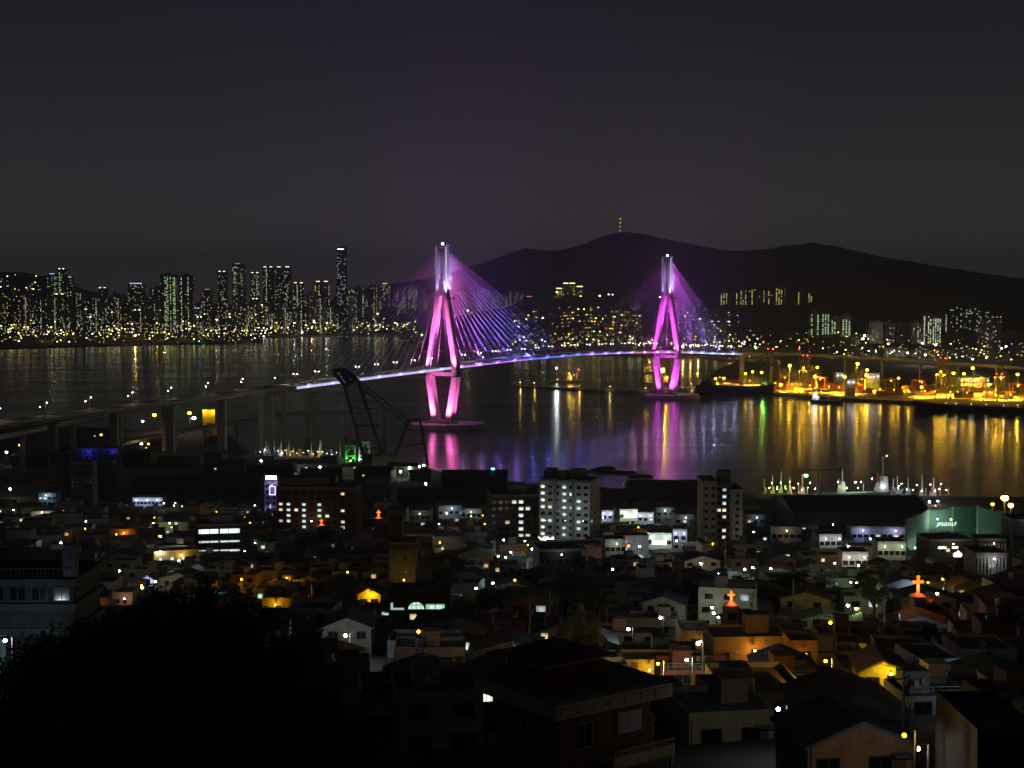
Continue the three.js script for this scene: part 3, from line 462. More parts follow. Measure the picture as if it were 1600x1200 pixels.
// ---------------------------------------------------------------- container terminal on the right
const R2 = rng(29);
{
  // containers: corrugated box with door end and corner posts; alike ones share geometry
  const rib = new MB(); rib.box(0, 0.1, 0, 12.1, 2.45, 2.36); for (let i = 0; i < 16; i++) rib.box(-5.6 + i * 0.75, 0.2, 0, 0.3, 2.25, 2.44);
  const body = rib.geo(), post = new MB(); for (const x of [-6.05, 6.05]) for (const z of [-1.18, 1.18]) post.box(x, 0, z, 0.16, 2.59, 0.16); for (const z of [-1.18, 1.18]) for (const y of [0, 2.47]) post.box(0, y, z, 12.1, 0.12, 0.14);
  const frame = post.geo(), doorGeo = new THREE.BoxGeometry(0.08, 2.3, 1.1);
  const paints = [[0x9a3f22, 'rust-red'], [0x7a4a22, 'brown'], [0x2a4a78, 'blue'], [0x8a8272, 'grey'], [0xb0762a, 'orange'], [0x3c6a4a, 'green']];
  const rows = [ // [column from, column to, distance along the quay edge, rows high]
    [1200, 1252, 2110, 3], [1256, 1300, 2075, 2], [1322, 1372, 2050, 4], [1370, 1424, 2020, 4], [1420, 1466, 2000, 2], [1492, 1536, 1960, 4], [1540, 1596, 1930, 4], [1240, 1300, 2170, 3], [1330, 1400, 2140, 4], [1410, 1470, 2100, 4], [1500, 1560, 2060, 4], [1130, 1165, 2300, 2], [1560, 1610, 2010, 3], [1296, 1330, 2090, 4], [1440, 1500, 2050, 4], [1200, 1260, 2200, 4], [1290, 1350, 2230, 3],
  ];
  rows.forEach(([a, b, d, high], ri) => {
    const x0 = column(a, d), x1 = column(b, d), n = Math.floor((x1 - x0) / 12.9);
    for (let i = 0; i < n; i++) { const hh = Math.max(1, high - (R2() * 2.2 | 0)); for (let h = 0; h < hh; h++) {
      const [hex, word] = paints[R2() * R2() * 6 | 0], o = thing('shipping_container', `${word} container in stack ${ri}`, 'container', V(x0 + (i + 0.5) * 12.9, 4 + h * 2.6, -d + (R2() - 0.5) * 0.2), 0, 'containers stacked on the terminal');
      o.userData.label = `${word} shipping container, ${['bottom', 'second', 'third', 'fourth'][h]} layer, ${ord(i + 1)} stack of terminal row ${['one', 'two', 'three', 'four', 'five', 'six', 'seven', 'eight', 'nine', 'ten', 'eleven', 'twelve', 'thirteen', 'fourteen', 'fifteen', 'sixteen', 'seventeen'][ri]}`;
      part(o, 'body', body, mat(hex, 0.7)); part(o, 'corner_frame', frame, mat(hex, 0.6)); for (const z of [-0.58, 0.58]) part(o, 'door', doorGeo, mat(hex, 0.6), 6.1, 1.3, z);
    } }
  });
}
// high masts with clusters of yellow lamps: [column, row of lamp, distance, power]
[[1098, 596, 2290, 0.6], [1118, 591, 2270, 0.7], [1131, 590, 2280, 0.7], [1165, 583, 2240, 0.6], [1176, 580, 2235, 0.7], [1190, 581, 2170, 0.9], [1234, 570, 2140, 1.6], [1256, 574, 2100, 0.9], [1277, 573, 2090, 0.9], [1273, 588, 2080, 0.8], [1320, 588, 2040, 1.1], [1340, 567, 2110, 1.6], [1355, 577, 2080, 1.2], [1325, 598, 2010, 1.5], [1404, 590, 2090, 0.6], [1471, 580, 1990, 1.5], [1490, 582, 1985, 1.2], [1506, 583, 2000, 0.9], [1520, 574, 2060, 1.6], [1545, 600, 1930, 1.0], [1565, 589, 1925, 1.2], [1590, 584, 1960, 1.1], [1440, 604, 1960, 0.9], [1220, 600, 2085, 1.0]].forEach(([px, py, d, pw], i) => {
  const p = at(px, py, d), h = p.y - 4; p.y = 4;
  mastLamp(p, h + 0.6, pw > 0.65 && pw < 0.85 ? [1, 0.5, 0.03] : [1, 0.57, 0.03], 12 + 6 * pw, 1500 * pw, 1.4 + pw * 0.6, `yellow high-mast lamp over the container terminal, ${ord(i + 1)} from its left end`, 'yellow masts of the terminal', 'high_mast_lamp', { down: 150 });
});
scene.children.filter((o) => o.userData.group === 'yellow masts of the terminal').sort((a, b) => pxOf(a.position.x, a.position.z) - pxOf(b.position.x, b.position.z)).forEach((o, i) => { o.userData.label = `yellow high-mast lamp over the container terminal, ${ord(i + 1)} from its left end`; });
// low yellow lamps along the quay apron, lighting the fronts of the stacks
[1125, 1172, 1212, 1238, 1266, 1296, 1312, 1352, 1376, 1398, 1420, 1446, 1462, 1486, 1512, 1538, 1556, 1580, 1604].forEach((px, i) => { const q = table([[1088, 2262], [1200, 2066], [1300, 1966], [1420, 1895], [1620, 1800]])(px) + 26, x = column(px, q), o = thing('apron_lamp', `low yellow lamp post on the terminal quay apron, ${ord(i + 1)} from the left`, 'lamp post', V(x, 4, -q), 0, 'apron lamps of the terminal'); part(o, 'pole', CYL, poleMat, 0, 0, 0, 0.2, 13, 0.2); part(o, 'arm', UB, poleMat, 0, 12.9, 0.8, 0.2, 0.2, 2); part(o, 'lamp', SPHL, glow([1, 0.5, 0.02], 16), 0, 12.6, 1.7, 0.6, 0.5, 0.6); pointLight(o, 0, 11.8, 1.9, [1, 0.52, 0.03], [200, 460, 300][i % 3], 6); });
// yard gantries straddling the stacks
[[1226, 2125], [1283, 2090], [1345, 2070], [1392, 2040], [1436, 2020], [1512, 1975], [1548, 1950], [1590, 1935], [1365, 2155], [1530, 2075]].forEach(([px, d], i) => { const o = thing('yard_gantry', `yellow wheeled yard gantry over the container stacks, ${ord(i + 1)} in the yard`, 'crane', V(column(px, d), 4, -d), (i % 3 - 1) * 0.1, 'yard gantries of the terminal'), m = mat([0xb08a2a, 0x9a4a2a, 0x8a8a80][i % 3], 0.6); for (const sx of [-1, 1]) for (const sz of [-1, 1]) part(o, 'leg', UB, m, sx * 7, 0, sz * 6, 0.9, 19, 0.9); for (const sz of [-1, 1]) { part(o, 'girder', UB, m, 0, 19, sz * 6, 16, 1.5, 1.2); } for (const sx of [-1, 1]) part(o, 'sill_beam', UB, m, sx * 7, 1.2, 0, 1.0, 1.2, 12.9); part(o, 'trolley', UB, m, (i % 5 - 2) * 2, 20.5, 0, 4, 1.8, 12); part(o, 'cab', UB, mat(0xb8bcc0, 0.6), (i % 5 - 2) * 2, 16.4, 4, 1.8, 2.2, 2); part(o, 'lamp', SPHL, glow([1, 0.55, 0.03], 30), 0, 18.4, 6.9, 0.24, 0.24, 0.24); pointLight(o, 0, 18.4, 7.1, [1, 0.55, 0.03], 500, 6); });
scene.children.filter((o) => o.userData.group === 'yard gantries of the terminal').sort((a, b) => pxOf(a.position.x, a.position.z) - pxOf(b.position.x, b.position.z)).forEach((o, i) => { o.userData.label = `wheeled yard gantry over the container stacks, ${ord(i + 1)} from the left`; });
// white lit sheds among the yellow
[[1305, 1318, 582, 596, 2190, 'small white-lit shed left in the terminal behind the yellow masts'], [1322, 1336, 592, 617, 2000, 'white floodlit control building at the quay of the terminal'], [1353, 1374, 583, 600, 2120, 'long white-lit shed near the middle of the terminal'], [1500, 1545, 590, 603, 2090, 'row of white-lit workshop bays at the right of the terminal']].forEach(([a, b, t, bs, d, label]) => {
  const x0 = column(a, d), x1 = column(b, d), H = at(a, t, d).y - 4, o = thing('port_shed', label, 'shed', V((x0 + x1) / 2, 4, -d)), w = x1 - x0;
  part(o, 'wall', UB, mat(0x7c7c78, 0.8), 0, 0, 0, w, H, 14); part(o, 'roof', UB, mat(0x6c7076, 0.6, 0.3), 0, H, 0, w + 1, 0.8, 15.5);
  const n = Math.max(2, Math.round(w / 7)); for (let i = 0; i < n; i++) { part(o, 'door', UB, mat(0x565b62, 0.7), -w / 2 + (i + 0.5) * w / n, 0, 7.05, w / n * 0.6, H * 0.45, 0.2); part(o, 'lamp', SPHL, glow(WHITE, 30), -w / 2 + (i + 0.5) * w / n, H * 0.82, 8.6, 0.24, 0.24, 0.24); pointLight(o, -w / 2 + (i + 0.5) * w / n, H * 0.82, 8.6, WHITE, 60, 6); }
});
// quay cranes: portal on four legs, machinery house, boom either raised or level
function quayCrane(px, d, label, raised, hex, lamps, k = 1) {
  const x = column(px, d), o = thing('quay_crane', label, 'crane', V(x, 4, -d), -0.62, 'quay cranes of the terminal'); o.scale.setScalar(k);
  const m = mat(hex, 0.6, 0.1), g = 9, dp = 11;
  for (const sx of [-1, 1]) for (const sz of [-1, 1]) { const b = new MB(); b.bar(V(sx * g, 1, sz * dp), V(sx * g * 0.86, 42, sz * dp), 0.8, 4, 0.7); b.box(sx * g, 0, sz * dp, 4, 1.4, 1.6); b.build('leg', m, o); }
  const p = new MB(); for (const sz of [-1, 1]) { p.bar(V(-g, 14, sz * dp), V(g, 14, sz * dp), 0.8, 4); p.bar(V(-g * 0.86, 41.5, sz * dp), V(g * 0.86, 41.5, sz * dp), 0.8, 4); p.bar(V(-g, 14, sz * dp), V(0, 41, sz * dp), 0.45, 4); p.bar(V(g, 14, sz * dp), V(0, 41, sz * dp), 0.45, 4); } for (const sx of [-1, 1]) { p.bar(V(sx * g * 0.95, 14, -dp), V(sx * g * 0.95, 14, dp), 0.6, 4); p.bar(V(sx * g * 0.86, 41, -dp), V(sx * g * 0.86, 41, dp), 0.7, 4); }
  p.build('portal_frame', m, o);
  const gi = new MB(); for (const sx of [-2.4, 2.4]) { gi.box(sx, 41.5, -8, 1.0, 2, 46); } for (let z = -28; z <= 12; z += 8) gi.box(0, 42, z, 4.8, 0.7, 0.7); gi.build('girder', m, o);
  const bo = new MB(), tip = raised ? V(0, 78, 30) : V(0, 43, 56); for (const sx of [-2.4, 2.4]) bo.bar(V(sx, 43, 13), V(sx, tip.y, tip.z), 0.9, 4); for (let i = 1; i < 6; i++) { const q = V(0, 43, 13).lerp(tip, i / 6); bo.bar(V(-2.4, q.y, q.z), V(2.4, q.y, q.z), 0.4, 4); } bo.build('boom', m, o);
  const af = new MB(); for (const sx of [-2.6, 2.6]) { af.bar(V(sx, 43, 11), V(sx * 0.5, 66, 4), 0.7, 4).bar(V(sx, 43, -10), V(sx * 0.5, 66, 4), 0.6, 4).bar(V(sx * 0.5, 66, 4), V(sx, lerp(43, tip.y, 0.7), lerp(13, tip.z, 0.7)), 0.25, 4).bar(V(sx * 0.5, 66, 4), V(sx, 43.5, -29), 0.25, 4); } af.build('apex_frame', m, o);
  part(o, 'machinery_house', UB, mat(0x9a9a90, 0.8), 0, 43.6, -18, 7, 5, 11); part(o, 'cab', UB, mat(0xb8bcc0, 0.6), 3.2, 37.6, 7, 2.4, 3, 3);
  for (const sx of [-1, 1]) part(o, 'warning_lamp', SPHL, glow(RED, 14), sx * 4.4, raised ? 67 : 45.6, raised ? 4 : 12.5, 1.0, 1.0, 1.0);
  if (raised) part(o, 'warning_lamp', SPHL, glow(RED, 14), 0, tip.y + 0.9, tip.z, 0.9, 0.9, 0.9);
  for (let i = 0; i < lamps; i++) { const sx = i % 2 ? 1 : -1, lx = sx * (7.0 - (i / 2 | 0) * 3), lz = 12.2; part(o, 'floodlamp', SPHL, glow([1, 0.5, 0.02], 25), lx, 40.2, lz, 0.2, 0.2, 0.2); pointLight(o, lx, 40.2, lz, [1, 0.55, 0.03], 260, 6); }
}
quayCrane(1206, 2092, 'dark quay crane with raised boom and red lamps, leftmost at the terminal', true, 0x4a3a36, 0, 0.92);
quayCrane(1260, 2050, 'yellow-lit quay crane with red lamps on top, second from the left', true, 0x9a8a4a, 4, 0.8);
quayCrane(1475, 1930, 'yellow-lit quay crane behind the long dark cargo ship', true, 0xa8963a, 4, 0.82);
quayCrane(1566, 1890, 'yellow and green quay crane at the right edge of the terminal', false, 0x8a8a3a, 3, 0.8);
// ---------------------------------------------------------------- ships
function hull(Ln, B, D, sheer = 2) {                                // pointed bow at +x, squared stern; keel below water
  const N = 18, pos = [], ring = (i) => { const t = i / N, x = lerp(-Ln / 2, Ln / 2, t), w = B / 2 * (t < 0.72 ? 1 - 0.12 * Math.max(0, 0.15 - t) / 0.15 : Math.sqrt(Math.max(0, 1 - ((t - 0.72) / 0.28) ** 2))), s = sheer * Math.max(0, (t - 0.6) / 0.4) ** 2, fl = t > 0.8 ? 0.55 : 0.9; return [[x, D + s, -w], [x - (t > 0.9 ? 3 * (t - 0.9) * 10 : 0), -1.5, -w * fl], [x - (t > 0.9 ? 3 * (t - 0.9) * 10 : 0), -1.5, w * fl], [x, D + s, w]]; };
  for (let i = 0; i < N; i++) { const a = ring(i), b = ring(i + 1); for (let k = 0; k < 4; k++) { const l = (k + 1) % 4; pos.push(...a[k], ...b[k], ...b[l], ...a[k], ...b[l], ...a[l]); } }
  const r = ring(0); pos.push(...r[0], ...r[1], ...r[2], ...r[0], ...r[2], ...r[3]);
  const g = new THREE.BufferGeometry(); g.setAttribute('position', new THREE.Float32BufferAttribute(pos, 3)); g.computeVertexNormals(); return g;
}
function ship(name, label, p, turn, Ln, B, D, o = {}) {
  const t = thing(name, label, 'ship', p, turn), { hex = 0x23242a, house = 0xb8bbbf, at: hx = -0.36, tiers = 3, mast = 12, funnel = 0x7a2a20, cargo = 0, lamps = [], windows = true } = o, hl = Ln * 0.17, hw = B * 0.8;
  part(t, 'hull', hull(Ln, B, D, D * 0.35), mat(hex, 0.6));
  for (let i = 0; i < tiers; i++) { const h = part(t, 'deckhouse', UB, mat(house, 0.7), Ln * hx + (i ? hl * 0.05 * i : 0), D + i * 2.7, 0, hl * (1 - i * 0.14), 2.68, hw * (1 - i * 0.1)); }
  part(t, 'bridge_house', UB, mat(house, 0.7), Ln * hx + hl * 0.2, D + tiers * 2.7, 0, hl * 0.4, 2.6, hw * 0.95);
  if (windows) for (const s of [-1, 1]) part(t, 'bridge_window', UB, glow([0.9, 0.95, 1], 0.5), Ln * hx + hl * 0.2, D + tiers * 2.7 + 1.2, s * (hw * 0.475 + 0.04), hl * 0.34, 0.8, 0.06);
  part(t, 'funnel', CYL, mat(funnel, 0.6), Ln * hx - hl * 0.36, D + tiers * 2.2, 0, B * 0.11, tiers * 1.6 + 2.4, B * 0.11);
  part(t, 'mast', CYL, mat(0xc8c8c4, 0.6), Ln * hx + hl * 0.12, D + tiers * 2.7 + 2.6, 0, 0.28, mast, 0.28);
  part(t, 'fore_mast', CYL, mat(0xc8c8c4, 0.6), Ln * 0.38, D, 0, 0.26, mast * 0.75, 0.26);
  for (let i = 0; i < cargo; i++) part(t, 'hatch_cover', UB, mat(0x5a3a2a, 0.8), Ln * (-0.2 + i * 0.52 / cargo), D, 0, Ln * 0.4 / cargo, 1.6, B * 0.66);
  for (const [x, y, z, rgb, k, I, r = 0.17] of lamps) { part(t, 'ship_lamp', SPHL, glow(rgb, k), x, D + y, z, r, r, r); if (I) pointLight(t, x, D + y + (r > 0.25 ? r + 0.4 : 0), z + (r > 0.25 ? r : 0), rgb, I, 6); }
  return t;
}
const sea = (px, py) => level(px, py, 0);
ship('dark_ship', 'long black unlit ship moored at the left corner of the terminal', sea(1150, 617).add(V(0, 0, -4)), -0.62 + 0.04, 120, 18, 13, { hex: 0x16161a, house: 0x3a3a3c, tiers: 2, windows: false, lamps: [[46, 6, 8, GREEN, 90, 900], [28, 2, 9, WARM, 40, 120], [20, 2, 9, YELLOW, 40, 120]] });
ship('coaster', 'small white-decked coaster with a red funnel moored at the terminal quay', sea(1293, 630), -0.55, 46, 10, 4, { house: 0xd0d2d4, tiers: 2, funnel: 0x8a1c14, lamps: [[-16, 7, 5.2, WHITE, 60, 260], [-10, 4, 5.4, WARM, 60, 160], [2, 3, 4, WARM, 50, 120], [-20, 8, 3, WHITE, 60, 120]] });
ship('cargo_ship', 'long low black cargo ship with its bow to the left at the terminal', sea(1560, 646), Math.PI - 0.5, 205, 26, 9, { hex: 0x141318, house: 0x6a6660, at: -0.4, tiers: 3, cargo: 5, lamps: [[60, 2, -11, WARM, 40, 80], [48, 2, -11, WARM, 40, 80], [30, 2, -12, WHITE, 40, 80], [12, 2, -12, WARM, 40, 80], [-8, 2, -12, WARM, 40, 80], [-24, 3, -12, YELLOW, 50, 200], [-40, 6, -11, GREEN, 60, 300]] });
ship('work_barge', 'crane work ship with a dazzling white lamp behind the breakwater', sea(884, 600).add(V(0, 0, -30)), 0.05, 50, 12, 4, { hex: 0x6a4a1e, house: 0xa08a5a, tiers: 3, at: 0.12, mast: 18, lamps: [[-14, 20, 2, COOL, 22, 2600, 1.1], [6, 12, 6.5, AMBER, 60, 500], [14, 9, 6, AMBER, 60, 500], [10, 4, 6.4, YELLOW, 60, 300], [22, 18, 0, RED, 60, 60, 0.5]] });
ship('tanker', 'lit vessel with a huge yellow lamp seen between the right pylon legs', sea(1044, 607).add(V(0, 0, -60)), 0.3, 60, 13, 6, { hex: 0x4a3c20, house: 0xc0aa60, tiers: 3, at: 0.0, lamps: [[-6, 19, 7, [1, 0.56, 0.03], 34, 16000, 3.4], [6, 8, 7, YELLOW, 60, 700], [18, 3, 6, AMBER, 60, 300]] });
ship('small_tug', 'small yellow-lit tug just left of the right pylon', sea(1013, 584), 0.2, 22, 7, 3, { hex: 0x3a2a16, house: 0xb89a50, tiers: 2, mast: 8, lamps: [[-3, 7, 4, YELLOW, 70, 420], [4, 3, 3.4, AMBER, 60, 200]] });
{ // breakwater with small amber lamps
  const a = level(806, 603, 2), b = level(930, 609, 2), c = level(1010, 612, 2), e = level(1092, 604, 2), stone = mat(0x5c574e, 0.95);
  const o = thing('breakwater', 'low dark stone breakwater with small amber lamps left of the right pylon', 'breakwater');
  part(o, 'bank', sweep([a, b, c, e], [[-7, -4], [-3, 1.2], [3, 1.2], [7, -4]]), stone);
  const crv = new THREE.CatmullRomCurve3([a, b, c, e]); for (let i = 0; i < 46; i++) { const q = crv.getPointAt(i / 45), r = 1 + R2() * 1.3; const s = part(o, 'boulder', new THREE.DodecahedronGeometry(r, 0), stone, q.x + (R2() - 0.5) * 3, q.y - 0.6, q.z + 5 + R2() * 2); s.rotation.set(R2() * 3, R2() * 3, 0); }
  [0.02, 0.09, 0.2, 0.31, 0.45, 0.6, 0.75, 0.93].forEach((t, i) => { const q = crv.getPointAt(t); q.y += 1.0; const l = thing('breakwater_lamp', `amber lamp post on the breakwater, ${ord(i + 1)} from the left`, 'lamp post', q, 0, 'breakwater lamps'); part(l, 'pole', CYL, poleMat, 0, 0, 0, 0.12, 5, 0.12); part(l, 'bracket', UB, poleMat, 0.5, 4.9, 0, 1.2, 0.12, 0.12); part(l, 'lamp', SPHL, glow(AMBER, 70), 1, 4.8, 0, 0.24, 0.24, 0.24); pointLight(l, 1, 4.8, 0, AMBER, 260, 6); });
}
// rocks off the near shore
{
  const rock = mat(0x3d3a36, 0.95);
  [[943, 736, 11, 3.4], [975, 739, 9, 1.8], [1000, 745, 9, 1.5], [924, 737, 5, 1.4]].forEach(([px, py, r, h], i) => {
    const g = new THREE.IcosahedronGeometry(1, 4), p = g.attributes.position, v = new THREE.Vector3(); for (let k = 0; k < p.count; k++) { v.fromBufferAttribute(p, k); const n = 1 + 0.45 * noise.noise(v.x * 2 + i * 7, v.y * 2, v.z * 2) + 0.2 * noise.noise(v.x * 6, v.y * 6, v.z * 6 + i); p.setXYZ(k, v.x * r * n, v.y * h * n, v.z * r * 0.7 * n); } g.computeVertexNormals();
    const o = shade(new THREE.Mesh(g, rock)); o.name = numbered('sea_rock'); o.position.copy(sea(px, py)); scene.add(o); tag(o, ['largest dark rock in the water behind the white apartment block', 'flat dark rock right of the largest sea rock', 'low rightmost rock near the magenta reflection', 'small leftmost rock of the sea rocks'][i], 'rock', 'rocks off the near shore');
  });
}
// ---------------------------------------------------------------- near shipyard
const shoreY = (px, d) => ground(column(px, d), -d);
const spot = (px, d, dy = 0) => { const x = column(px, d); return V(x, ground(x, -d) + dy, -d); };
{ // big dark luffing crane standing at the quay in front of the bridge
  const d = 1195, red = mat(0x3a1f1a, 0.7), o = thing('dock_crane', 'huge dark red lattice crane rising in front of the lit bridge girder', 'crane', V(0, 0, 0)), q = (px, py, dz = 0) => at(px, py, d + dz);
  const lat = (name, a0, a1, b0, b1, n, r) => { const b = new MB(); b.bar(a0, a1, r, 6).bar(b0, b1, r, 6); for (let i = 0; i <= n; i++) { const p = a0.clone().lerp(a1, i / n), s = b0.clone().lerp(b1, i / n); b.bar(p, s, r * 0.5); if (i < n) b.bar(p, b0.clone().lerp(b1, (i + 1) / n), r * 0.4); } b.build(name, red, o); };
  lat('jib_leg', q(535, 596, -4), q(575, 744, -4), q(537, 596, 4), q(578, 744, 4), 9, 0.8);
  lat('jib_leg', q(557, 592, -4), q(606, 742, -4), q(560, 592, 4), q(609, 742, 4), 9, 0.8);
  new MB().bar(q(553, 665), q(592, 665), 0.8).bar(q(547, 638), q(583, 638), 0.6).bar(q(564, 700), q(598, 700), 0.6).build('jib_brace', red, o);
  new MB().bar(q(520, 580), q(535, 577), 1.6, 8).bar(q(535, 577), q(556, 592), 2.2, 8).bar(q(522, 582), q(540, 604), 1.6, 8).bar(q(540, 604), q(556, 592), 1.8, 8).bar(q(535, 580), q(545, 598), 2.6, 8).build('sheave_head', red, o);
  lat('backstay', q(556, 590, -3), q(640, 657, -3), q(554, 598, 3), q(634, 663, 3), 9, 0.55);
  lat('rear_frame', q(638, 657, -4), q(606, 735, -4), q(640, 657, 4), q(610, 735, 4), 5, 0.6);
  lat('rear_frame', q(655, 655, -4), q(668, 728, -4), q(657, 655, 4), q(670, 728, 4), 5, 0.6);
  new MB().bar(q(636, 657), q(657, 655), 1.0).bar(q(622, 699), q(662, 692), 0.6).build('rear_brace', red, o);
  part(o, 'base_house', UB, red, q(592, 742).x, 3, -d, 24, 8, 12);
}
{ // green-lit portal crane and the white frames beside it
  const green = mat(0x6a8a5a, 0.7);
  const portal = (px0, px1, top, d, m, label, rgb, I) => { const x0 = column(px0, d), x1 = column(px1, d), g0 = shoreY((px0 + px1) / 2, d), H = at(px0, top, d).y - g0, o = thing('portal_crane', label, 'crane', V((x0 + x1) / 2, g0, -d)), w = (x1 - x0) / 2; for (const s of [-1, 1]) for (const z of [-2, 2]) { const b = new MB(); b.bar(V(s * w, 0, z), V(s * w, H, z), 0.35, 5); b.build('leg', m, o); } const b = new MB(); for (const z of [-2, 2]) b.bar(V(-w, H, z), V(w, H, z), 0.5, 5).bar(V(-w, H * 0.4, z), V(w * 0.2, H, z), 0.25).bar(V(w, H * 0.4, z), V(w * 0.5, H, z), 0.25).bar(V(-w, H * 0.3, z), V(w, H * 0.3, z), 0.3); b.bar(V(-w, H, -2), V(-w, H, 2), 0.3).bar(V(w, H, -2), V(w, H, 2), 0.3); b.build('frame', m, o); part(o, 'hoist', UB, m, 0, H - 1.6, 0, 2.4, 1.4, 2.6);
    for (const s of [-1, 1]) { part(o, 'lamp', SPHL, glow(rgb, 30), s * w * 0.6, 2.4, 4, 0.24, 0.24, 0.24); pointLight(o, s * w * 0.6, 2.4, 4, rgb, I, 6); } return o; };
  portal(539, 554, 696, 1215, green, 'small bright green floodlit portal crane on the shipyard quay', GREEN, 160);
  portal(560, 576, 690, 1205, mat(0xb8beb8, 0.7), 'pale portal frame right of the green floodlit crane', [0.7, 1, 0.7], 160);
  const boat = (px, d, label, hex, rgb, I, s = 1) => { const o = ship('fishing_boat', label, V(column(px, d), 0, -d), R2() * 0.8 - 0.4 + (R2() < 0.5 ? Math.PI : 0), 15 * s, 4.6 * s, 1.8 * s, { hex, house: 0xb0b4b0, tiers: 1, mast: 9 * s, funnel: 0x6a6a60, lamps: I ? [[-2, 5, 1.5, rgb, 30, I], [2, 3.4, 1, rgb, 30, I * 0.5]] : [] }); o.userData.group = 'boats at the shipyard'; return o; };
  [[408, WHITE, 60], [423, COOL, 40], [436, WHITE, 90], [447, YELLOW, 60], [459, YELLOW, 80], [476, GREENISH, 60], [492, AMBER, 70], [507, GREENISH, 90], [521, WHITE, 70]].forEach(([px, rgb, I], i) => boat(px, shore(px) + 9 + (i % 2) * 6, `lit fishing boat at the shipyard quay, ${ord(i + 1)} from the left`, [0x3a4a5a, 0x6a6a62, 0x4a2a22][i % 3], rgb, I));
}

// ---------------------------------------------------------------- lamps of the near shore and town: [column, row, distance, colour, power, bulb glow]
const lampPole = poleGeo(1, 0.02);
const townPost = mat(0x3e4042, 0.8);
function townLamp(px, py, d, rgb, I, k, label, group, r = 0.24, opt = {}) {
  if (d > 900) r = 0.62;
  if (d < 200) r = Math.min(r, 0.1 + d * 0.0005);
  const warm = rgb[2] < 0.3, gl = warm ? [1, rgb[1] * 0.75, 0.012] : rgb; if (warm) k = Math.min(k, 16);
  const p = at(px, py, d), g = ground(p.x, p.z), h = Math.max(2.5, p.y - g), o = thing(opt.name ?? 'street_lamp', label, opt.cat ?? 'street lamp', V(p.x, p.y - h, p.z), opt.turn ?? 0, group);
  part(o, 'pole', CYL, townPost, 0.75, 0, 0, 0.11, h + 0.35, 0.11);
  part(o, 'arm', UB, townPost, 0.35, h + 0.28, 0, 0.9, 0.09, 0.09);
  part(o, 'lamp_hood', UB, townPost, -0.05, h + 0.22, 0, 0.75, 0.16, 0.5);
  part(o, 'lamp', SPH, glow(gl, k), 0, h, 0, r, r, r);
  if (I) pointLight(o, 0, r > 0.25 ? h - r - 0.2 : h, 0, rgb, I, 6);
  return o;
}

// ---------------------------------------------------------------- the town on the near slope
const R3 = rng(77);
function depthFor(px, py, h = 0, from = 60) {                         // where the sight line comes down to h metres above the ground
  for (let d = from; d < 1500; d += 1) { const p = at(px, py, d); if (p.y - ground(p.x, p.z) <= h) return d; } return 1500;
}
function depthOut(px, py, h) { for (let d = 1000; d > 90; d -= 1) { const p = at(px, py, d); if (p.y - ground(p.x, p.z) >= h) return d; } return 90; }
const keepSight = [];                                               // points that must stay in view: houses in front are kept low
const reserved = [];                                                // footprints taken: [x, z, half width, half depth]
const take = (x, z, w, d) => reserved.push([x, z, w / 2, d / 2]);
const free = (x, z, w, d) => reserved.every(([a, b, p, q]) => Math.abs(x - a) > p + w / 2 || Math.abs(z - b) > q + d / 2);
const glassDark = new THREE.MeshStandardMaterial({ color: 0x14181c, roughness: 0.15 }), alu = mat(0x9da1a4, 0.45, 0.5), dkFrame = mat(0x3b3d40, 0.6);
const curtain = [1, 2, 3].map((q) => { const r = rng(q * 13), a = 0.15 + r() * 0.2, b = 0.7 + r() * 0.2, bl = 0.55 + r() * 0.4; return noiseTexture(64, (u, v) => { const drawn = u < a || u > b, fold = 0.5 + 0.5 * Math.sin(u * 75 + Math.sin(u * 17) * 2); return v > bl ? 0.35 : drawn ? 0.35 + 0.3 * fold : 0.78 + 0.22 * tile(u, v, 5, 6, q) * 2; }); });   // drawn curtains and blinds behind the glass
const litPane = (rgb, k, i) => { const m = glow(rgb, k).clone(); m.emissiveMap = curtain[i]; return m; };
const LITW = [litPane([0.72, 0.92, 1], 1.5, 0), litPane([1, 0.78, 0.42], 1.3, 1), litPane([0.66, 1, 0.78], 1.2, 2), litPane([1, 0.92, 0.78], 1.8, 0), litPane([1, 0.62, 0.25], 0.9, 2), litPane([0.8, 0.95, 1], 0.7, 1)];
const stains = [1, 2, 3, 4, 5, 6].map((q) => noiseTexture(256, (u, v) => 0.62 + tile(u, v, 5, 3, q) * 0.55 + tile(u, v, 22, 9, q + 2) * 0.4 + tile(u, v, 60, 60, q + 5) * 0.2, [0.70, 0.69, 0.66], [1, 1, 1]));
function plaster(hex, seed) {                                       // painted render with stains of its own grain
  const k = 'pl' + hex + seed; if (matCache.has(k)) return matCache.get(k);
  const m = new THREE.MeshStandardMaterial({ color: hex, roughness: 0.92, map: stains[seed % 6] }); matCache.set(k, m); return m;
}
const WALLS = [[0xb7b1a4, 'cream'], [0x8f9294, 'grey'], [0x9a7f63, 'tan'], [0x7c4f3d, 'brick-red'], [0xc4c3bf, 'white'], [0x6f7f86, 'blue-grey'], [0xa99a78, 'ochre'], [0x85756a, 'brown']].map(([h, n], i) => [plaster(h, i + 1), n]);
const ROOFS = [plaster(0x6f7a72, 21), plaster(0x7c7c7c, 22), plaster(0x56687c, 23), plaster(0x7c5e50, 24), plaster(0x5c7f6c, 25), plaster(0x868078, 26)];
const UBM = metreUV(new THREE.BoxGeometry(1, 1, 1).translate(0, 0.5, 0));
const wallBox = (() => { const c = new Map(); return (w, h, d) => { const q = [Math.round(w), Math.round(h * 2) / 2, Math.round(d)], k = q.join(); if (!c.has(k)) c.set(k, metreUV(new THREE.BoxGeometry(q[0], q[1], q[2]).translate(0, q[1] / 2, 0), 1 / 7)); return [c.get(k), q]; }; })();
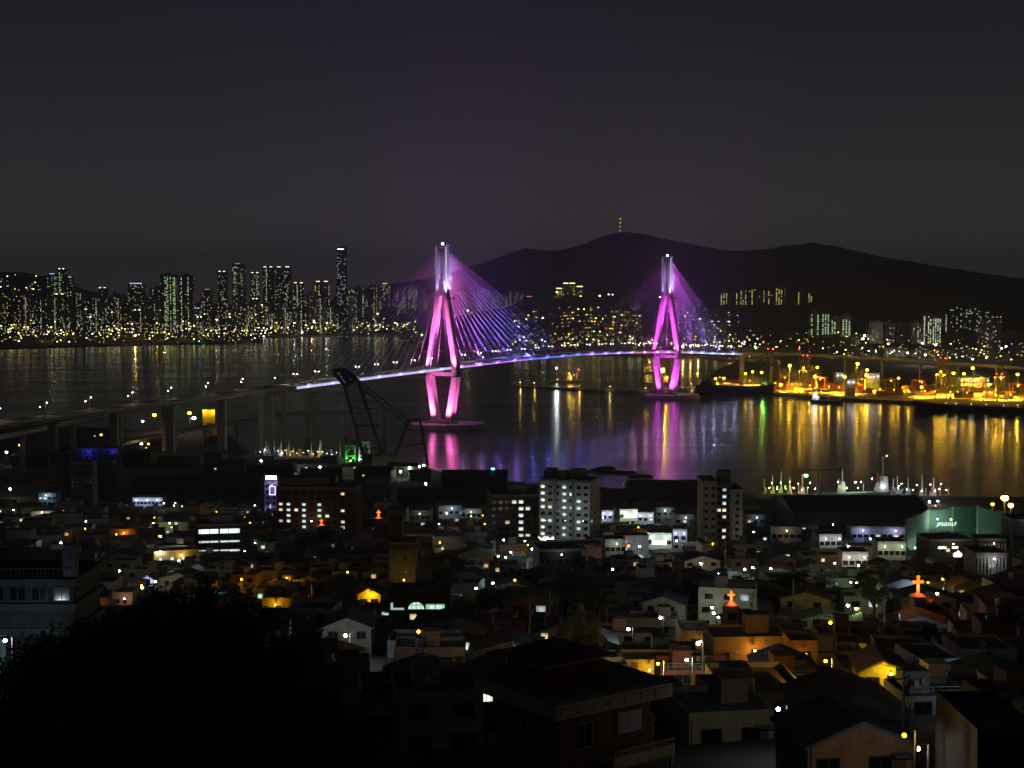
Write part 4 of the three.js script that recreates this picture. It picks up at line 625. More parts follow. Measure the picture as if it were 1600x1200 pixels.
function win(o, x, y, z, w, h, m, face = 0, frame = dkFrame, mullion = true) {
  const f = part(o, 'window', UB, frame, x, y - 0.08, z, face ? 0.12 : w + 0.16, h + 0.16, face ? w + 0.16 : 0.12);
  const g = new THREE.Mesh(UB, m); g.name = 'pane'; shade(g); f.add(g); g.position.set(face ? 0.35 : 0, 0.08 / (h + 0.16), face ? 0 : 0.35); if (face < 0) g.position.x = -0.35; g.scale.set(face ? 0.6 : w / (w + 0.16), h / (h + 0.16), face ? w / (w + 0.16) : 0.6);
  if (mullion) { const b = new THREE.Mesh(UB, frame); b.name = 'mullion'; shade(b); f.add(b); b.position.set(face > 0 ? 0.5 : face < 0 ? -0.5 : 0, 0, face ? 0 : 0.5); b.scale.set(face ? 0.7 : 0.035, 1, face ? 0.035 : 0.7); }
  return f;
}
// ---- blocks that stand out: each window is built
function block(name, label, px0, px1, top, d, o = {}) {
  const { base = null, deep = 12, turn = 0, wall = plaster(0x9a9a98, 31), floors = 0, bays = 5, lit = [], p = 0.06, roofBoxes = [], winW = 1.8, winH = 1.3, cat = 'building', group, side = 0, frame = dkFrame, tall = 0 } = o; if (tall) d = depthOut((px0 + px1) / 2, top, tall);
  const pc = (px0 + px1) / 2, x = column(pc, d), g = base ?? ground(x, -d) - 1, H = at(pc, top, d).y - g, full = (px1 - px0) / FOCAL * d, w = full / (Math.cos(turn) + Math.abs(Math.sin(turn)) * side);
  const t = thing(name, label, cat, V(x, g, -d - deep / 2), turn, group), nf = floors || Math.max(1, Math.floor((H - 1) / 3));
  part(t, 'wall', metreUV(new THREE.BoxGeometry(w, H, deep).translate(0, H / 2, 0), 1 / 7), wall);
  const par = new MB(); for (const s of [-1, 1]) { par.box(0, H, s * (deep / 2 - 0.12), w, 0.9, 0.24); par.box(s * (w / 2 - 0.12), H, 0, 0.24, 0.9, deep - 0.5); } par.build('parapet', ROOFS[1], t);
  part(t, 'roof', UB, ROOFS[0], 0, H + 0.01, 0, w - 0.6, 0.12, deep - 0.6);
  for (const [u, rw, rh] of roofBoxes) part(t, 'roof_house', UB, ROOFS[1], u * w, H + 0.13, -deep * 0.1, rw, rh, deep * 0.5);
  for (let f = 0; f < nf; f++) for (let b = 0; b < bays; b++) {
    const on = lit.find(([lf, lb]) => lf === f && lb === b), m = on ? LITW[on[2] ?? 0] : R3() < p ? LITW[R3() * 6 | 0] : glassDark;
    win(t, -w / 2 + (b + 0.5) * w / bays, (H - 1.2) * (f + 0.28) / nf + 0.4, deep / 2 + 0.05, Math.min(winW, w / bays * 0.72), winH, m, 0, frame, false);
    if (side && b < Math.max(1, Math.round(bays * deep / w * 0.6))) win(t, (side > 0 ? 1 : -1) * (w / 2 + 0.05), (H - 1.2) * (f + 0.28) / nf + 0.4, -deep / 2 + (b + 0.7) * deep / Math.max(1, Math.round(bays * deep / w * 0.6) + 0.4), 1.2, 1.2, R3() < p ? LITW[1] : glassDark, side, frame, false);
  }
  take(x, -d - deep / 2, w * 1.12 + 3, deep + 5); const mid = rowOf(g + H * (o.show ?? 0.5), -d); keepSight.push([pc, mid, d], [px0 + 4, mid, d], [px1 - 4, mid, d]); return { t, H, w, deep, d };
}
const wallLamp = (o, x, y, z, rgb, k, I) => { part(o, 'lamp', SPHL, glow(rgb, k), x, y, z, 0.17, 0.17, 0.17); part(o, 'lamp_bracket', UB, dkFrame, x, y + 0.2, z - 0.3, 0.12, 0.1, 0.7); if (I) pointLight(o, x, y, z, rgb, I, 5); };
const colLit = (b, fs, m) => fs.map((f) => [f, b, m]);
{
  const A = block('apartment_block', 'white nine-storey apartment block with green and white lit windows before the water', 840, 944, 753, 640, { deep: 17, tall: 27, turn: -0.32, side: 1, wall: plaster(0xb9b9b6, 41), floors: 9, bays: 7, p: 0.03, show: 0.15, cat: 'apartment block', roofBoxes: [[-0.4, 4, 4.2], [-0.12, 5, 3.2], [0.14, 6, 4.4]], lit: [...colLit(0, [2, 3, 5, 6, 7, 8], 3), ...colLit(3, [0, 1, 2, 4, 5, 6, 7], 2), [8, 3, 0], [5, 1, 1], [3, 1, 2], [1, 0, 3], [2, 5, 2], [3, 5, 0], [5, 5, 0], [6, 5, 0], [7, 4, 3]] });
  for (let f = 1; f < 9; f++) part(A.t, 'floor_ledge', UB, plaster(0xa8a8a4, 42), 0, (A.H - 1.2) * f / 9 + 0.3, A.deep / 2 + 0.12, A.w, 0.18, 0.24);
  for (const b of [-0.18, 0.18]) part(A.t, 'pilaster', UB, plaster(0x7c8084, 42), b * A.w, 0, A.deep / 2 + 0.25, 1.4, A.H + 1.5, 0.5);
  [[852, 'left'], [884, 'middle'], [912, 'right']].forEach(([px, word], i) => { const d = A.d - 24, p = spot(px, d), h = 11, o = thing('forecourt_lamp', `${word} of three tall forecourt lamps before the white apartment block`, 'lamp post', p, 0, 'forecourt lamps'); part(o, 'pole', CYL, townPost, 0, 0, 0, 0.1, h + 0.2, 0.1); part(o, 'lamp_hood', UB, townPost, 0, h + 0.2, -0.2, 0.8, 0.12, 0.9); part(o, 'lamp', SPH, glow([0.86, 0.95, 1], 14), 0, h, -0.2, 0.2, 0.2, 0.2); pointLight(o, 0, h, -0.2, [0.84, 0.94, 1], 130, 6); take(p.x, p.z, 2, 2); });
  block('apartment_block', 'dark brown apartment block with a few white windows left of the white block', 763, 838, 776, 665, { deep: 15, tall: 22, turn: 0.1, wall: plaster(0x4a3a32, 43), floors: 8, bays: 7, p: 0.01, cat: 'apartment block', roofBoxes: [[0.1, 7, 4]], lit: [[7, 4, 3], [6, 4, 3], [6, 5, 0], [5, 4, 3], [4, 4, 0], [3, 4, 3], [2, 4, 0], [7, 3, 0], [2, 5, 1]] });
  block('hotel', 'broad brown block with columns of white lit windows left of centre', 432, 556, 764, 700, { deep: 16, tall: 22, turn: -0.12, wall: plaster(0x54382e, 44), floors: 8, bays: 10, p: 0.02, show: 0.15, roofBoxes: [[-0.2, 22, 4]], lit: [...colLit(1, [2, 3, 4, 5], 0), ...colLit(3, [2, 3, 4, 5], 0), ...colLit(5, [3, 4, 5], 2), [5, 0, 1], [4, 0, 1], [0, 8, 0], [1, 8, 0], [2, 8, 1], [4, 8, 0], [3, 6, 3], [7, 8, 1], [1, 3, 2], [1, 5, 2]] });
  const S = block('sign_tower', 'narrow violet-lit tower with a white roof sign and a neon rectangle', 411, 432, 752, 690, { deep: 7, tall: 21, turn: -0.05, wall: plaster(0x8a86a6, 45), floors: 6, bays: 2, p: 0.0, cat: 'tower' });
  part(S.t, 'roof_sign', UB, glow([1, 0.96, 1], 2.6), 0, S.H + 1.0, S.deep / 2 - 0.5, S.w * 0.82, 2.2, 0.5);
  const nb = new MB(); for (const s of [-1, 1]) { nb.box(0.9 + s * 1.6, S.H - 8, S.deep / 2 + 0.3, 0.4, 5.2, 0.25); nb.box(0.9, S.H - 5.6 + s * 2.4, S.deep / 2 + 0.3, 2.9, 0.4, 0.25); } nb.build('neon_sign', glow([0.80, 0.70, 1], 2.2), S.t); part(S.t, 'sign_panel', UB, glow([0.2, 0.16, 0.7], 0.5), 0.9, S.H - 7.4, S.deep / 2 + 0.12, 2.7, 4.0, 0.1);
  part(S.t, 'neon_sign', UB, glow([0.78, 0.66, 1], 1.4), -0.4, 2, S.deep / 2 + 0.3, 0.5, 6.4, 0.2);
  wallLamp(S.t, 1, S.H - 2, S.deep / 2 + 2.4, [0.6, 0.5, 1], 20, 90); wallLamp(S.t, -1, 4, S.deep / 2 + 2.4, [0.6, 0.5, 1], 20, 60);
  { // tower of three wings: the middle stands back
    const d = depthOut(1131, 760, 26), beige = plaster(0x9a907a, 46), M = block('apartment_block', 'beige apartment tower with a recessed middle of stacked white windows, right of centre', 1122, 1146, 757, d + 7, { deep: 12, wall: beige, floors: 9, bays: 3, p: 0.02, show: 0.2, cat: 'apartment block', roofBoxes: [[0.1, 5, 5]], lit: [[7, 1, 0], [6, 1, 0], [5, 1, 3], [4, 1, 1], [2, 1, 3], [1, 1, 3], [5, 0, 1]] });
    for (const [a, b, top, n] of [[1100, 1122, 753, 2], [1146, 1163, 766, 1]]) { const w = (b - a) / FOCAL * d, H = at(a, top, d).y - M.t.position.y, x = column((a + b) / 2, d) - M.t.position.x; const g = part(M.t, 'wing', metreUV(new THREE.BoxGeometry(w, H, 18).translate(0, H / 2, 0), 1 / 7), beige, x, 0, 4); part(M.t, 'wing_roof', UB, ROOFS[1], x, H, 4, w + 0.4, 0.5, 18.4); for (let f = 1; f < 9; f++) for (let k = 0; k < n; k++) win(M.t, x + (n > 1 ? (k - 0.5) * w * 0.5 : 0), f * H / 9, 13.06, 1.3, 1.2, R3() < 0.04 ? LITW[1] : glassDark, 0, dkFrame, false); }
  }
  block('slab_block', 'bluish narrow slab block before the shipyard', 571, 608, 751, 830, { deep: 12, tall: 18, wall: plaster(0x6a7088, 49), floors: 5, bays: 4, p: 0.02 });
  const Lf = [[72, 104, 708, 880, 0x57503f, 'brown apartment slab, first of the three dark slabs at far left'], [106, 140, 724, 855, 0x4d5048, 'grey apartment slab, middle of the three dark slabs at far left'], [146, 178, 716, 870, 0x524c46, 'dark apartment slab beside the blue-lit wall at far left']];
  for (const [a, b, t, d, hex, label] of Lf) block('apartment_block', label, a, b, t, d, { deep: 13, tall: 30, wall: plaster(hex, 50), floors: 10, bays: 5, p: 0.02, cat: 'apartment block', turn: 0.05 });
  const B2 = block('office_block', 'tall building with a deep blue floodlit face behind the dark left slabs', 116, 181, 702, 905, { deep: 12, tall: 34, wall: plaster(0x6a6f9a, 51), floors: 11, bays: 6, p: 0.0 });
  for (const u of [-0.2, 0.42]) wallLamp(B2.t, u * B2.w, B2.H - 1.5, B2.deep / 2 + 3.2, [0.10, 0.09, 1], 6, 40); wallLamp(B2.t, 0.46 * B2.w, B2.H * 0.4, B2.deep / 2 + 3.2, [0.10, 0.09, 1], 6, 40);
  const W = block('school_building', 'white building brightly lit bluish-white in the left middle town', 203, 250, 779, 770, { deep: 12, tall: 7, wall: plaster(0xb4b8c0, 52), floors: 2, bays: 8, p: 0.05 });
  for (const u of [-0.35, 0, 0.35]) wallLamp(W.t, u * W.w, W.H - 0.6, W.deep / 2 + 2.6, [0.62, 0.74, 1], 40, 60);
  const W2 = block('clinic', 'pale blue lit two-storey building at the far left of the middle town', 55, 83, 772, 740, { deep: 10, tall: 10, wall: plaster(0x9fa9b4, 53), floors: 3, bays: 4, p: 0.1 }); wallLamp(W2.t, 0, W2.H - 0.5, W2.deep / 2 + 2.6, [0.6, 0.8, 1], 30, 40);
  // modern office with lit bands
  const O = block('office_building', 'dark modern office with three bands of white light in the left town', 298, 370, 822, 500, { deep: 13, tall: 11, turn: 0.18, wall: plaster(0x3c4042, 54), floors: 3, bays: 1, p: 0, winW: 0.1, winH: 0.1, show: 0.22, roofBoxes: [[0.05, 9, 3.4]] });
  for (let f = 0; f < 3; f++) for (let b = 0; b < 2; b++) part(O.t, 'lit_band', UB, glow([0.86, 0.96, 1], [0.9, 0.8, 1.5][f]), (b - 0.5) * O.w * 0.45, O.H * (0.16 + f * 0.3), O.deep / 2 + 0.12, O.w * 0.41, f === 2 ? 1.7 : 0.7, 0.1);
  for (let b = 0; b < 5; b++) part(O.t, 'mullion', UB, dkFrame, (b - 2) * O.w * 0.2, O.H * 0.1, O.deep / 2 + 0.25, 0.25, O.H * 0.86, 0.2);
  wallLamp(O.t, O.w * 0.5 + 0.6, 1.6, O.deep / 2 - 1, [0.75, 0.9, 1], 30, 40);
  // works and halls near the shore: [x0, x1, top, distance, wall, label, lamp colour, power, depth]
  const halls = [
    [681, 722, 792, 780, 0x9aa0a8, 'grey two-storey works hall right of the church', COOL, 18, 18], [720, 752, 797, 765, 0x9ca2a2, 'pale works annex beside the grey hall', COOL, 22, 14], [640, 672, 800, 740, 0x6c6a5e, 'long low dark hall before the grey works', GREENISH, 10, 16],
    [944, 962, 800, 790, 0x9298a8, 'narrow lilac-lit workshop right of the white block', [0.8, 0.85, 1], 60, 14], [966, 1000, 798, 800, 0x9fa39c, 'workshop with a bright greenish-white gable lamp', [0.85, 1, 0.8], 150, 16], [1000, 1026, 803, 790, 0x8f9398, 'white-fronted workshop between the bright workshops', [0.9, 0.95, 1], 70, 14], [1030, 1058, 795, 815, 0x8a9890, 'pale green workshop hall with curved roof vents', [0.8, 0.95, 1], 26, 18], [1056, 1086, 806, 790, 0x84868a, 'grey workshop hall behind the lit shopfronts', COOL, 16, 14],
    [1016, 1054, 836, 690, 0x8a8f8e, 'lit shop building with a white canopy in the middle town', [0.85, 1, 0.92], 110, 10], [1056, 1078, 830, 670, 0x9a9cae, 'white shop building with tall windows beside the canopy', [0.8, 0.85, 1], 40, 10], [1086, 1126, 822, 660, 0x5f6480, 'blue-lit building with a white and yellow roof sign', [0.45, 0.55, 1], 26, 12],
    [1168, 1198, 806, 800, 0x7a8290, 'dark blue hall right of the apartment tower', COOL, 10, 16], [1212, 1258, 826, 730, 0x8f867a, 'beige low block with small windows right of the tower', WARM, 12, 12], [1282, 1318, 838, 700, 0x9a948a, 'pale low block with a bright corner lamp', [0.9, 0.9, 1], 40, 10], [1336, 1420, 826, 750, 0xa6a9c0, 'lavender white two-storey block before the dark warehouse', [0.66, 0.68, 1], 46, 12], [1378, 1422, 850, 650, 0x9a9c88, 'pale green flat building below the golf net', [0.9, 1, 0.75], 34, 10], [1322, 1362, 866, 600, 0xa0a4a4, 'small white building under a bright lamp', [1, 0.9, 0.75], 40, 9],
    [1455, 1524, 846, 610, 0x4a3a30, 'dark brown market hall with a small white sign', WARM, 6, 14], [1532, 1580, 868, 560, 0x9a968e, 'pale columned building at the right with white lamps', [0.9, 0.92, 1], 22, 12], [1534, 1580, 845, 600, 0x3a302c, 'dark brick block above the columned building', WARM, 6, 10], [1588, 1640, 815, 640, 0x444a48, 'dark tower block cut by the right edge', COOL, 6, 12],
    [838, 905, 862, 560, 0x33312f, 'low black roofed hall under the white block', COOL, 6, 14], [945, 978, 846, 640, 0x8c8a80, 'cream shop right under the white block', [0.85, 1, 0.9], 30, 9], [605, 672, 838, 660, 0x3c3630, 'long dark hall before the sign with a cross', AMBER, 6, 12],
  ];
  for (const [a, b, t, d, hex, label, rgb, I, dp] of halls) {
    const h = block('works_hall', label, a, b, t, d, { deep: dp, tall: label.includes('dark tower block') ? 16 : (b - a) > 40 ? 8.5 : 7.5, turn: (R3() - 0.5) * 0.3, wall: plaster(hex, 60 + (R3() * 6 | 0)), floors: 2, bays: Math.max(2, Math.round((b - a) / 9)), p: 0.1, cat: 'hall' });
    const n = I > 30 ? 2 : 1; for (let i = 0; i < n; i++) wallLamp(h.t, (n > 1 ? i - 0.5 : 0) * h.w * 0.6, h.H - 0.5, h.deep / 2 + 2.8, rgb, 45, I);
    if (I > 100) part(h.t, 'lit_sign', UB, glow([0.95, 1, 0.85], 2.6), 0, h.H * 0.55, h.deep / 2 + 0.2, h.w * 0.6, 1.7, 0.3);
    if (label.includes('yellow roof sign')) { part(h.t, 'roof_sign', UB, glow([1, 1, 1], 2.4), -h.w * 0.02, h.H + 0.9, h.deep / 2 - 0.4, 3.2, 1.1, 0.3); part(h.t, 'roof_sign', UB, glow([1, 0.85, 0.1], 2.2), h.w * 0.3, h.H + 0.9, h.deep / 2 - 0.4, 3.2, 1.1, 0.3); }
    if (label.includes('small white sign')) { for (const [u, w2] of [[-0.2, 3], [0.1, 2.2]]) part(h.t, 'lit_sign', UB, glow([1, 1, 0.92], 2), u * h.w, h.H * 0.72, h.deep / 2 + 0.2, w2, 0.8, 0.2); part(h.t, 'lamp', SPH, glow([1, 0.95, 0.75], 2.4), h.w * 0.16, h.H * 0.48, h.deep / 2 + 0.3, 1.7, 1.1, 0.5); }
    if (label.includes('columned')) for (let i = 0; i < 9; i++) part(h.t, 'column', UB, plaster(0xb0b0aa, 66), -h.w / 2 + (i + 0.5) * h.w / 9, 0, h.deep / 2 + 0.4, 0.5, h.H * 0.9, 0.6);
  }
  // sign in front of the white block
  { const d = 600, p = at(853, 842, d), o = thing('illuminated_sign', 'bright white illuminated shop sign at the foot of the white apartment block', 'sign', V(p.x, ground(p.x, p.z), p.z)), h = p.y - ground(p.x, p.z); part(o, 'post', UB, dkFrame, -2.6, 0, -0.2, 0.2, h + 0.5, 0.2); part(o, 'post', UB, dkFrame, 2.6, 0, -0.2, 0.2, h + 0.5, 0.2); part(o, 'sign_board', UB, mat(0x30343c, 0.6), 0, h - 1.5, 0, 7.6, 3, 0.25); for (let i = 0; i < 6; i++) part(o, 'sign_letter', UB, glow([0.92, 0.94, 1], 2.8), -2.9 + i * 1.16, h - 0.85, 0.16, 0.9, i % 3 === 1 ? 1.2 : 1.7, 0.12); pointLight(o, 0, h, 2.4, [0.85, 0.9, 1], 60, 20); keepSight.push([853, 842, d]); }
  // great dark warehouse roofs by the shore
  for (const [a, b, top, d, deep, hex, label] of [[1244, 1462, 788, depthOut(1350, 788, 15), 60, 0x2c2a40, 'huge dark violet warehouse roof by the right shore'], [985, 1098, 756, depthOut(1040, 756, 16), 34, 0x24262e, 'big black shed against the water right of the white block'], [944, 990, 770, depthOut(966, 770, 13), 24, 0x2c3038, 'smaller dark shed beside the big black shed'], [620, 760, 768, depthOut(690, 768, 12), 30, 0x26262a, 'long dark shed before the pink reflection'], [690, 792, 737, depthOut(740, 737, 18), 20, 0x26303a, 'dark quay building with a small blue roof lamp'], [200, 400, 748, depthOut(300, 748, 12), 34, 0x26282c, 'long black shipyard hall at the left shore'], [430, 520, 746, depthOut(475, 746, 14), 22, 0x24262a, 'dark roofed hall behind the brown block']]) {
    const x0 = column(a, d), x1 = column(b, d), g = ground((x0 + x1) / 2, -d) - 0.5, H = at((a + b) / 2, top, d).y - g, w = x1 - x0, o = thing('warehouse', label, 'warehouse', V((x0 + x1) / 2, g, -d - deep / 2)), Hw = H * 0.72, m = plaster(hex, 70);
    part(o, 'wall', metreUV(new THREE.BoxGeometry(w, Hw, deep).translate(0, Hw / 2, 0), 1 / 9), m);
    const sh = new THREE.Shape(); sh.moveTo(-deep / 2 - 0.8, 0); sh.lineTo(0, H - Hw); sh.lineTo(deep / 2 + 0.8, 0); sh.lineTo(deep / 2 + 0.8, -0.3); sh.lineTo(-deep / 2 - 0.8, -0.3); const rg = new THREE.ExtrudeGeometry(sh, { depth: w + 1.2, bevelEnabled: false }); rg.translate(0, 0, -(w + 1.2) / 2); rg.rotateY(Math.PI / 2); const rf = part(o, 'roof', metreUV(rg, 1 / 9), mat(hex, 0.55, 0.2), 0, Hw + 0.31, 0);
    for (let i = 0; i < Math.round(w / 9); i++) part(rf, 'roof_seam', UB, mat(hex, 0.5, 0.2), -w / 2 + (i + 0.5) * 9, (H - Hw) / 2 - 0.1, deep / 4, 0.35, 0.35, Math.hypot(deep / 2, H - Hw)).rotation.x = Math.atan2(H - Hw, deep / 2);
    for (let i = 0; i < Math.max(2, Math.round(w / 16)); i++) part(o, 'door', UB, mat(0x3a3f46, 0.7), -w / 2 + (i + 0.5) * w / Math.max(2, Math.round(w / 16)), 0, deep / 2 + 0.1, 4.5, Math.min(4.5, Hw * 0.7), 0.2);
    if (label.includes('blue roof lamp')) part(o, 'roof_lamp', UB, glow([0.2, 0.6, 1], 4), w * 0.28, H, 0, 2.4, 1.4, 0.6);
    take((x0 + x1) / 2, -d - deep / 2, w, deep + 4); for (let i = 0; i <= 8; i++) keepSight.push([lerp(a, b, i / 8), top + 16, d]);
  }
}
{ // golf range: tall poles with green netting
  const o = thing('golf_net', 'tall green golf range netting on steel poles near the right edge', 'netting'), pts = [[1421, 560, 812], [1455, 600, 797], [1493, 615, 793], [1533, 615, 792], [1577, 590, 800]].map(([px, d, top]) => { const p = spot(px, d); return { p, H: at(px, top, d).y - p.y }; });
  const net = new THREE.MeshPhysicalMaterial({ color: C(0.012, 0.10, 0.062), roughness: 1, transmission: 0.5, thickness: 0, side: THREE.DoubleSide }), pole = mat(0x8a9464, 0.6);
  for (const { p, H } of pts) { part(o, 'pole', CYL, pole, p.x, p.y, p.z, 0.42, H + 0.5, 0.42); }
  for (let i = 0; i + 1 < pts.length; i++) { const a = pts[i], b = pts[i + 1], n = 10, pos = []; for (let k = 0; k < n; k++) for (let j = 0; j < 6; j++) { const q = (u, v) => { const x = lerp(a.p.x, b.p.x, u), z = lerp(a.p.z, b.p.z, u), y0 = lerp(a.p.y, b.p.y, u), H = lerp(a.H, b.H, u); return [x, y0 + 2 + (H - 2) * v - 0.5 * Math.sin(Math.PI * u) * v, z + 0.5 * Math.sin(Math.PI * u) * Math.sin(Math.PI * v) + 0.12 * noise.noise(u * 9, v * 9, i)]; }; const A = q(k / n, j / 6), B = q((k + 1) / n, j / 6), Cc = q((k + 1) / n, (j + 1) / 6), D = q(k / n, (j + 1) / 6); pos.push(...A, ...B, ...Cc, ...A, ...Cc, ...D); } const g = new THREE.BufferGeometry(); g.setAttribute('position', new THREE.Float32BufferAttribute(pos, 3)); g.computeVertexNormals(); part(o, 'net_panel', g, net); part(o, 'cable', new MB().bar(V(a.p.x, a.p.y + a.H, a.p.z), V(b.p.x, b.p.y + b.H, b.p.z), 0.08).geo(), pole); part(o, 'cable', new MB().bar(V(a.p.x, a.p.y + a.H * 0.45, a.p.z + 0.7), V(b.p.x, b.p.y + b.H * 0.45, b.p.z + 0.7), 0.08).geo(), pole); }
  for (const [px, py, d, I] of [[1465, 811, 599, 200], [1486, 812, 606, 200], [1430, 856, 566, 60], [1440, 845, 578, 60], [1512, 850, 610, 60]]) { const q = at(px, py, d), l = part(o, 'lamp', SPHL, glow([0.8, 1, 0.85], 30), q.x, q.y, q.z, 0.24, 0.24, 0.24); pointLight(o, q.x, q.y, q.z, [0.7, 1, 0.8], I, 6); part(o, 'lamp_arm', UB, pole, q.x, q.y + 0.26, q.z - 0.8, 0.2, 0.12, 2.2); }
  const font = await new FontLoader().loadAsync('fonts/droid/droid_sans_bold.typeface.json');
  const tg = new TextGeometry('JPSGOLF', { font, size: 1.5, depth: 0.25, curveSegments: 3 }); tg.applyMatrix4(new THREE.Matrix4().makeShear(0, 0, 0.25, 0, 0, 0)); const q = at(1463, 822, 603); const sg = part(o, 'sign_letters', tg, glow([0.85, 1, 0.85], 1.2), q.x, q.y, q.z); sg.rotation.z = 0.02;
  keepSight.push([1440, 862, 560], [1470, 862, 600], [1510, 862, 610], [1475, 815, 600], [1560, 830, 590]); for (let i = 0; i < 4; i++) take((pts[i].p.x + pts[i + 1].p.x) / 2, (pts[i].p.z + pts[i + 1].p.z) / 2, 16, 14);
}
function shell(o, w, h, d, m, x = 0, y = 0, z = 0, name = 'wall') { return part(o, name, metreUV(new THREE.BoxGeometry(w, h, d).translate(0, h / 2, 0), 1 / 7), m, x, y, z); }
function gable(w, d, h, over = 0.4) { const s = new THREE.Shape(); s.moveTo(-w / 2 - over, -0.12); s.lineTo(0, h); s.lineTo(w / 2 + over, -0.12); s.lineTo(w / 2 + over, 0.1); s.lineTo(0, h + 0.24); s.lineTo(-w / 2 - over, 0.1); const g = new THREE.ExtrudeGeometry(s, { depth: d + over * 2, bevelEnabled: false }); return metreUV(g.translate(0, 0, -d / 2 - over), 1 / 5); }
// ---------------------------------------------------------------- shore lights at the right: boats, yard floodlights, green lamp
{
  const sh = (px, off) => { const d = shore(px) + off; return V(column(px, d), 0, -d); };
  const s1 = ship('patrol_ship', 'white floodlit ship with a tall lit mast moored at the near right shore', sh(1372, 16), 0.25, 44, 9, 4.5, { hex: 0x9aa0a0, house: 0xd8dada, tiers: 3, at: 0.1, mast: 14, lamps: [[-14, 8, 5, WHITE, 90, 70], [-6, 10, 5.4, WHITE, 90, 60], [4, 4, 5, WHITE, 60, 30], [16, 4, 4, WARM, 60, 30], [8, 25, 0, [1, 0.9, 0.6], 120, 10], [-16, 4, 4.6, COOL, 90, 60]] });
  ship('patrol_ship', 'smaller bright ship left of the ship with the tall mast', sh(1325, 14), -0.1, 32, 8, 3.6, { hex: 0x7a8078, house: 0xd0d4c4, tiers: 2, at: -0.1, mast: 9, lamps: [[-6, 8, 4.4, [0.9, 1, 0.75], 130, 60], [6, 8, 4.2, [0.9, 1, 0.75], 130, 60], [0, 4, 4.4, GREENISH, 60, 30]] });
  [[1208, AMBER, 0x5a3a22, 200], [1222, GREEN, 0x4a5a3a, 160], [1236, SODIUM, 0x6a3a22, 260], [1250, WARM, 0x7a6a4a, 240], [1268, GREENISH, 0x3a5a3a, 160], [1412, COOL, 0x5a6a70, 60], [1436, COOL, 0x5a6a70, 60], [1458, WHITE, 0x6a6a66, 160], [1474, WARM, 0x6a5a46, 160]].forEach(([px, rgb, hex, I], i) => { const o = ship('fishing_boat', `lit fishing boat at the right shore, ${ord(i + 1)} from the left`, sh(px, 9 + (i % 3) * 4), 0.3 - (i % 4) * 0.2, 17, 5, 2.4, { hex, house: 0xa8a498, tiers: 1, mast: 6 + (i * 7 % 5), lamps: [[-3, 5, 2.6, rgb, 110, I * 0.22], [3, 4, 2.6, rgb, 110, I * 0.14], [0, 8, 0.6, i % 2 ? rgb : WARM, 90, 8]] }); o.userData.group = 'boats at the right shore'; });
  mastLamp(V(column(1262, 985), 3, -985), at(1262, 742, 985).y - 3 + 0.4, GREEN, 40, 900, 1.2, 'green lamp on a mast above the boats at the right shore', undefined, 'shore_lamp');
  { const o = thing('shore_derrick', 'dark derrick with a long level arm behind the right warehouse', 'crane', V(column(1282, 1000), 2.5, -1000)), H = at(1282, 726, 1000).y - 2.5, k = (32 / FOCAL) * 1000; new MB().bar(V(0, 0, 0), V(0, H, 0), 0.7, 6).build('post', darkSteel, o); new MB().bar(V(-k * 1.2, H * 0.82, 0), V(k, H * 0.84, 0), 0.4, 6).bar(V(0, H, 0), V(k, H * 0.84, 0), 0.1).build('arm', darkSteel, o); part(o, 'counterweight', UB, darkSteel, k, H * 0.84 - 1, 0, 3.4, 2.4, 2.4); }
  mastLamp(spot(1575, 800), at(1575, 774, 800).y - spot(1575, 800).y, [1, 0.56, 0.05], 40, 1500, 2.0, 'dazzling amber floodlight mast at the right shore', undefined, 'shore_floodlight');
  mastLamp(spot(1585, 792), at(1585, 787, 792).y - spot(1585, 792).y, [1, 0.56, 0.05], 40, 700, 1.4, 'lower amber floodlight right beside the dazzling shore mast', undefined, 'shore_floodlight');
  mastLamp(spot(1556, 806), at(1556, 786, 806).y - spot(1556, 806).y, [1, 0.5, 0.03], 30, 400, 0.9, 'small amber floodlight left of the dazzling shore mast', undefined, 'shore_floodlight');
  mastLamp(V(column(1457, 940), 4, -940), at(1457, 783, 940).y - 4, WHITE, 50, 600, 0.6, 'white yard lamp left of two above the golf net', undefined, 'shore_lamp'); mastLamp(V(column(1470, 940), 4, -940), at(1470, 782, 940).y - 4, COOL, 40, 500, 0.55, 'white yard lamp right of two above the golf net', undefined, 'shore_lamp');
  { const o = thing('amber_lit_wall', 'amber lit quay building below the dazzling shore floodlight', 'building', V(column(1612, 962), 3.4, -962)); part(o, 'wall', metreUV(new THREE.BoxGeometry(30, 2.6, 6).translate(0, 1.3, 0), 1 / 7), plaster(0x8a7a5a, 72)); part(o, 'roof', UB, ROOFS[3], 0, 2.6, 0, 31, 0.3, 7); for (let i = 0; i < 5; i++) part(o, 'door', UB, dkFrame, -12 + i * 6, 0, 3.05, 3, 2.2, 0.2); }
  keepSight.push([1575, 778, 800], [1584, 792, 790], [1556, 790, 804], [1262, 750, 985], [1372, 775, 985], [1325, 775, 985], [1457, 785, 940], [1230, 775, 985], [1250, 778, 985], [1210, 775, 985], [1600, 785, 960]);
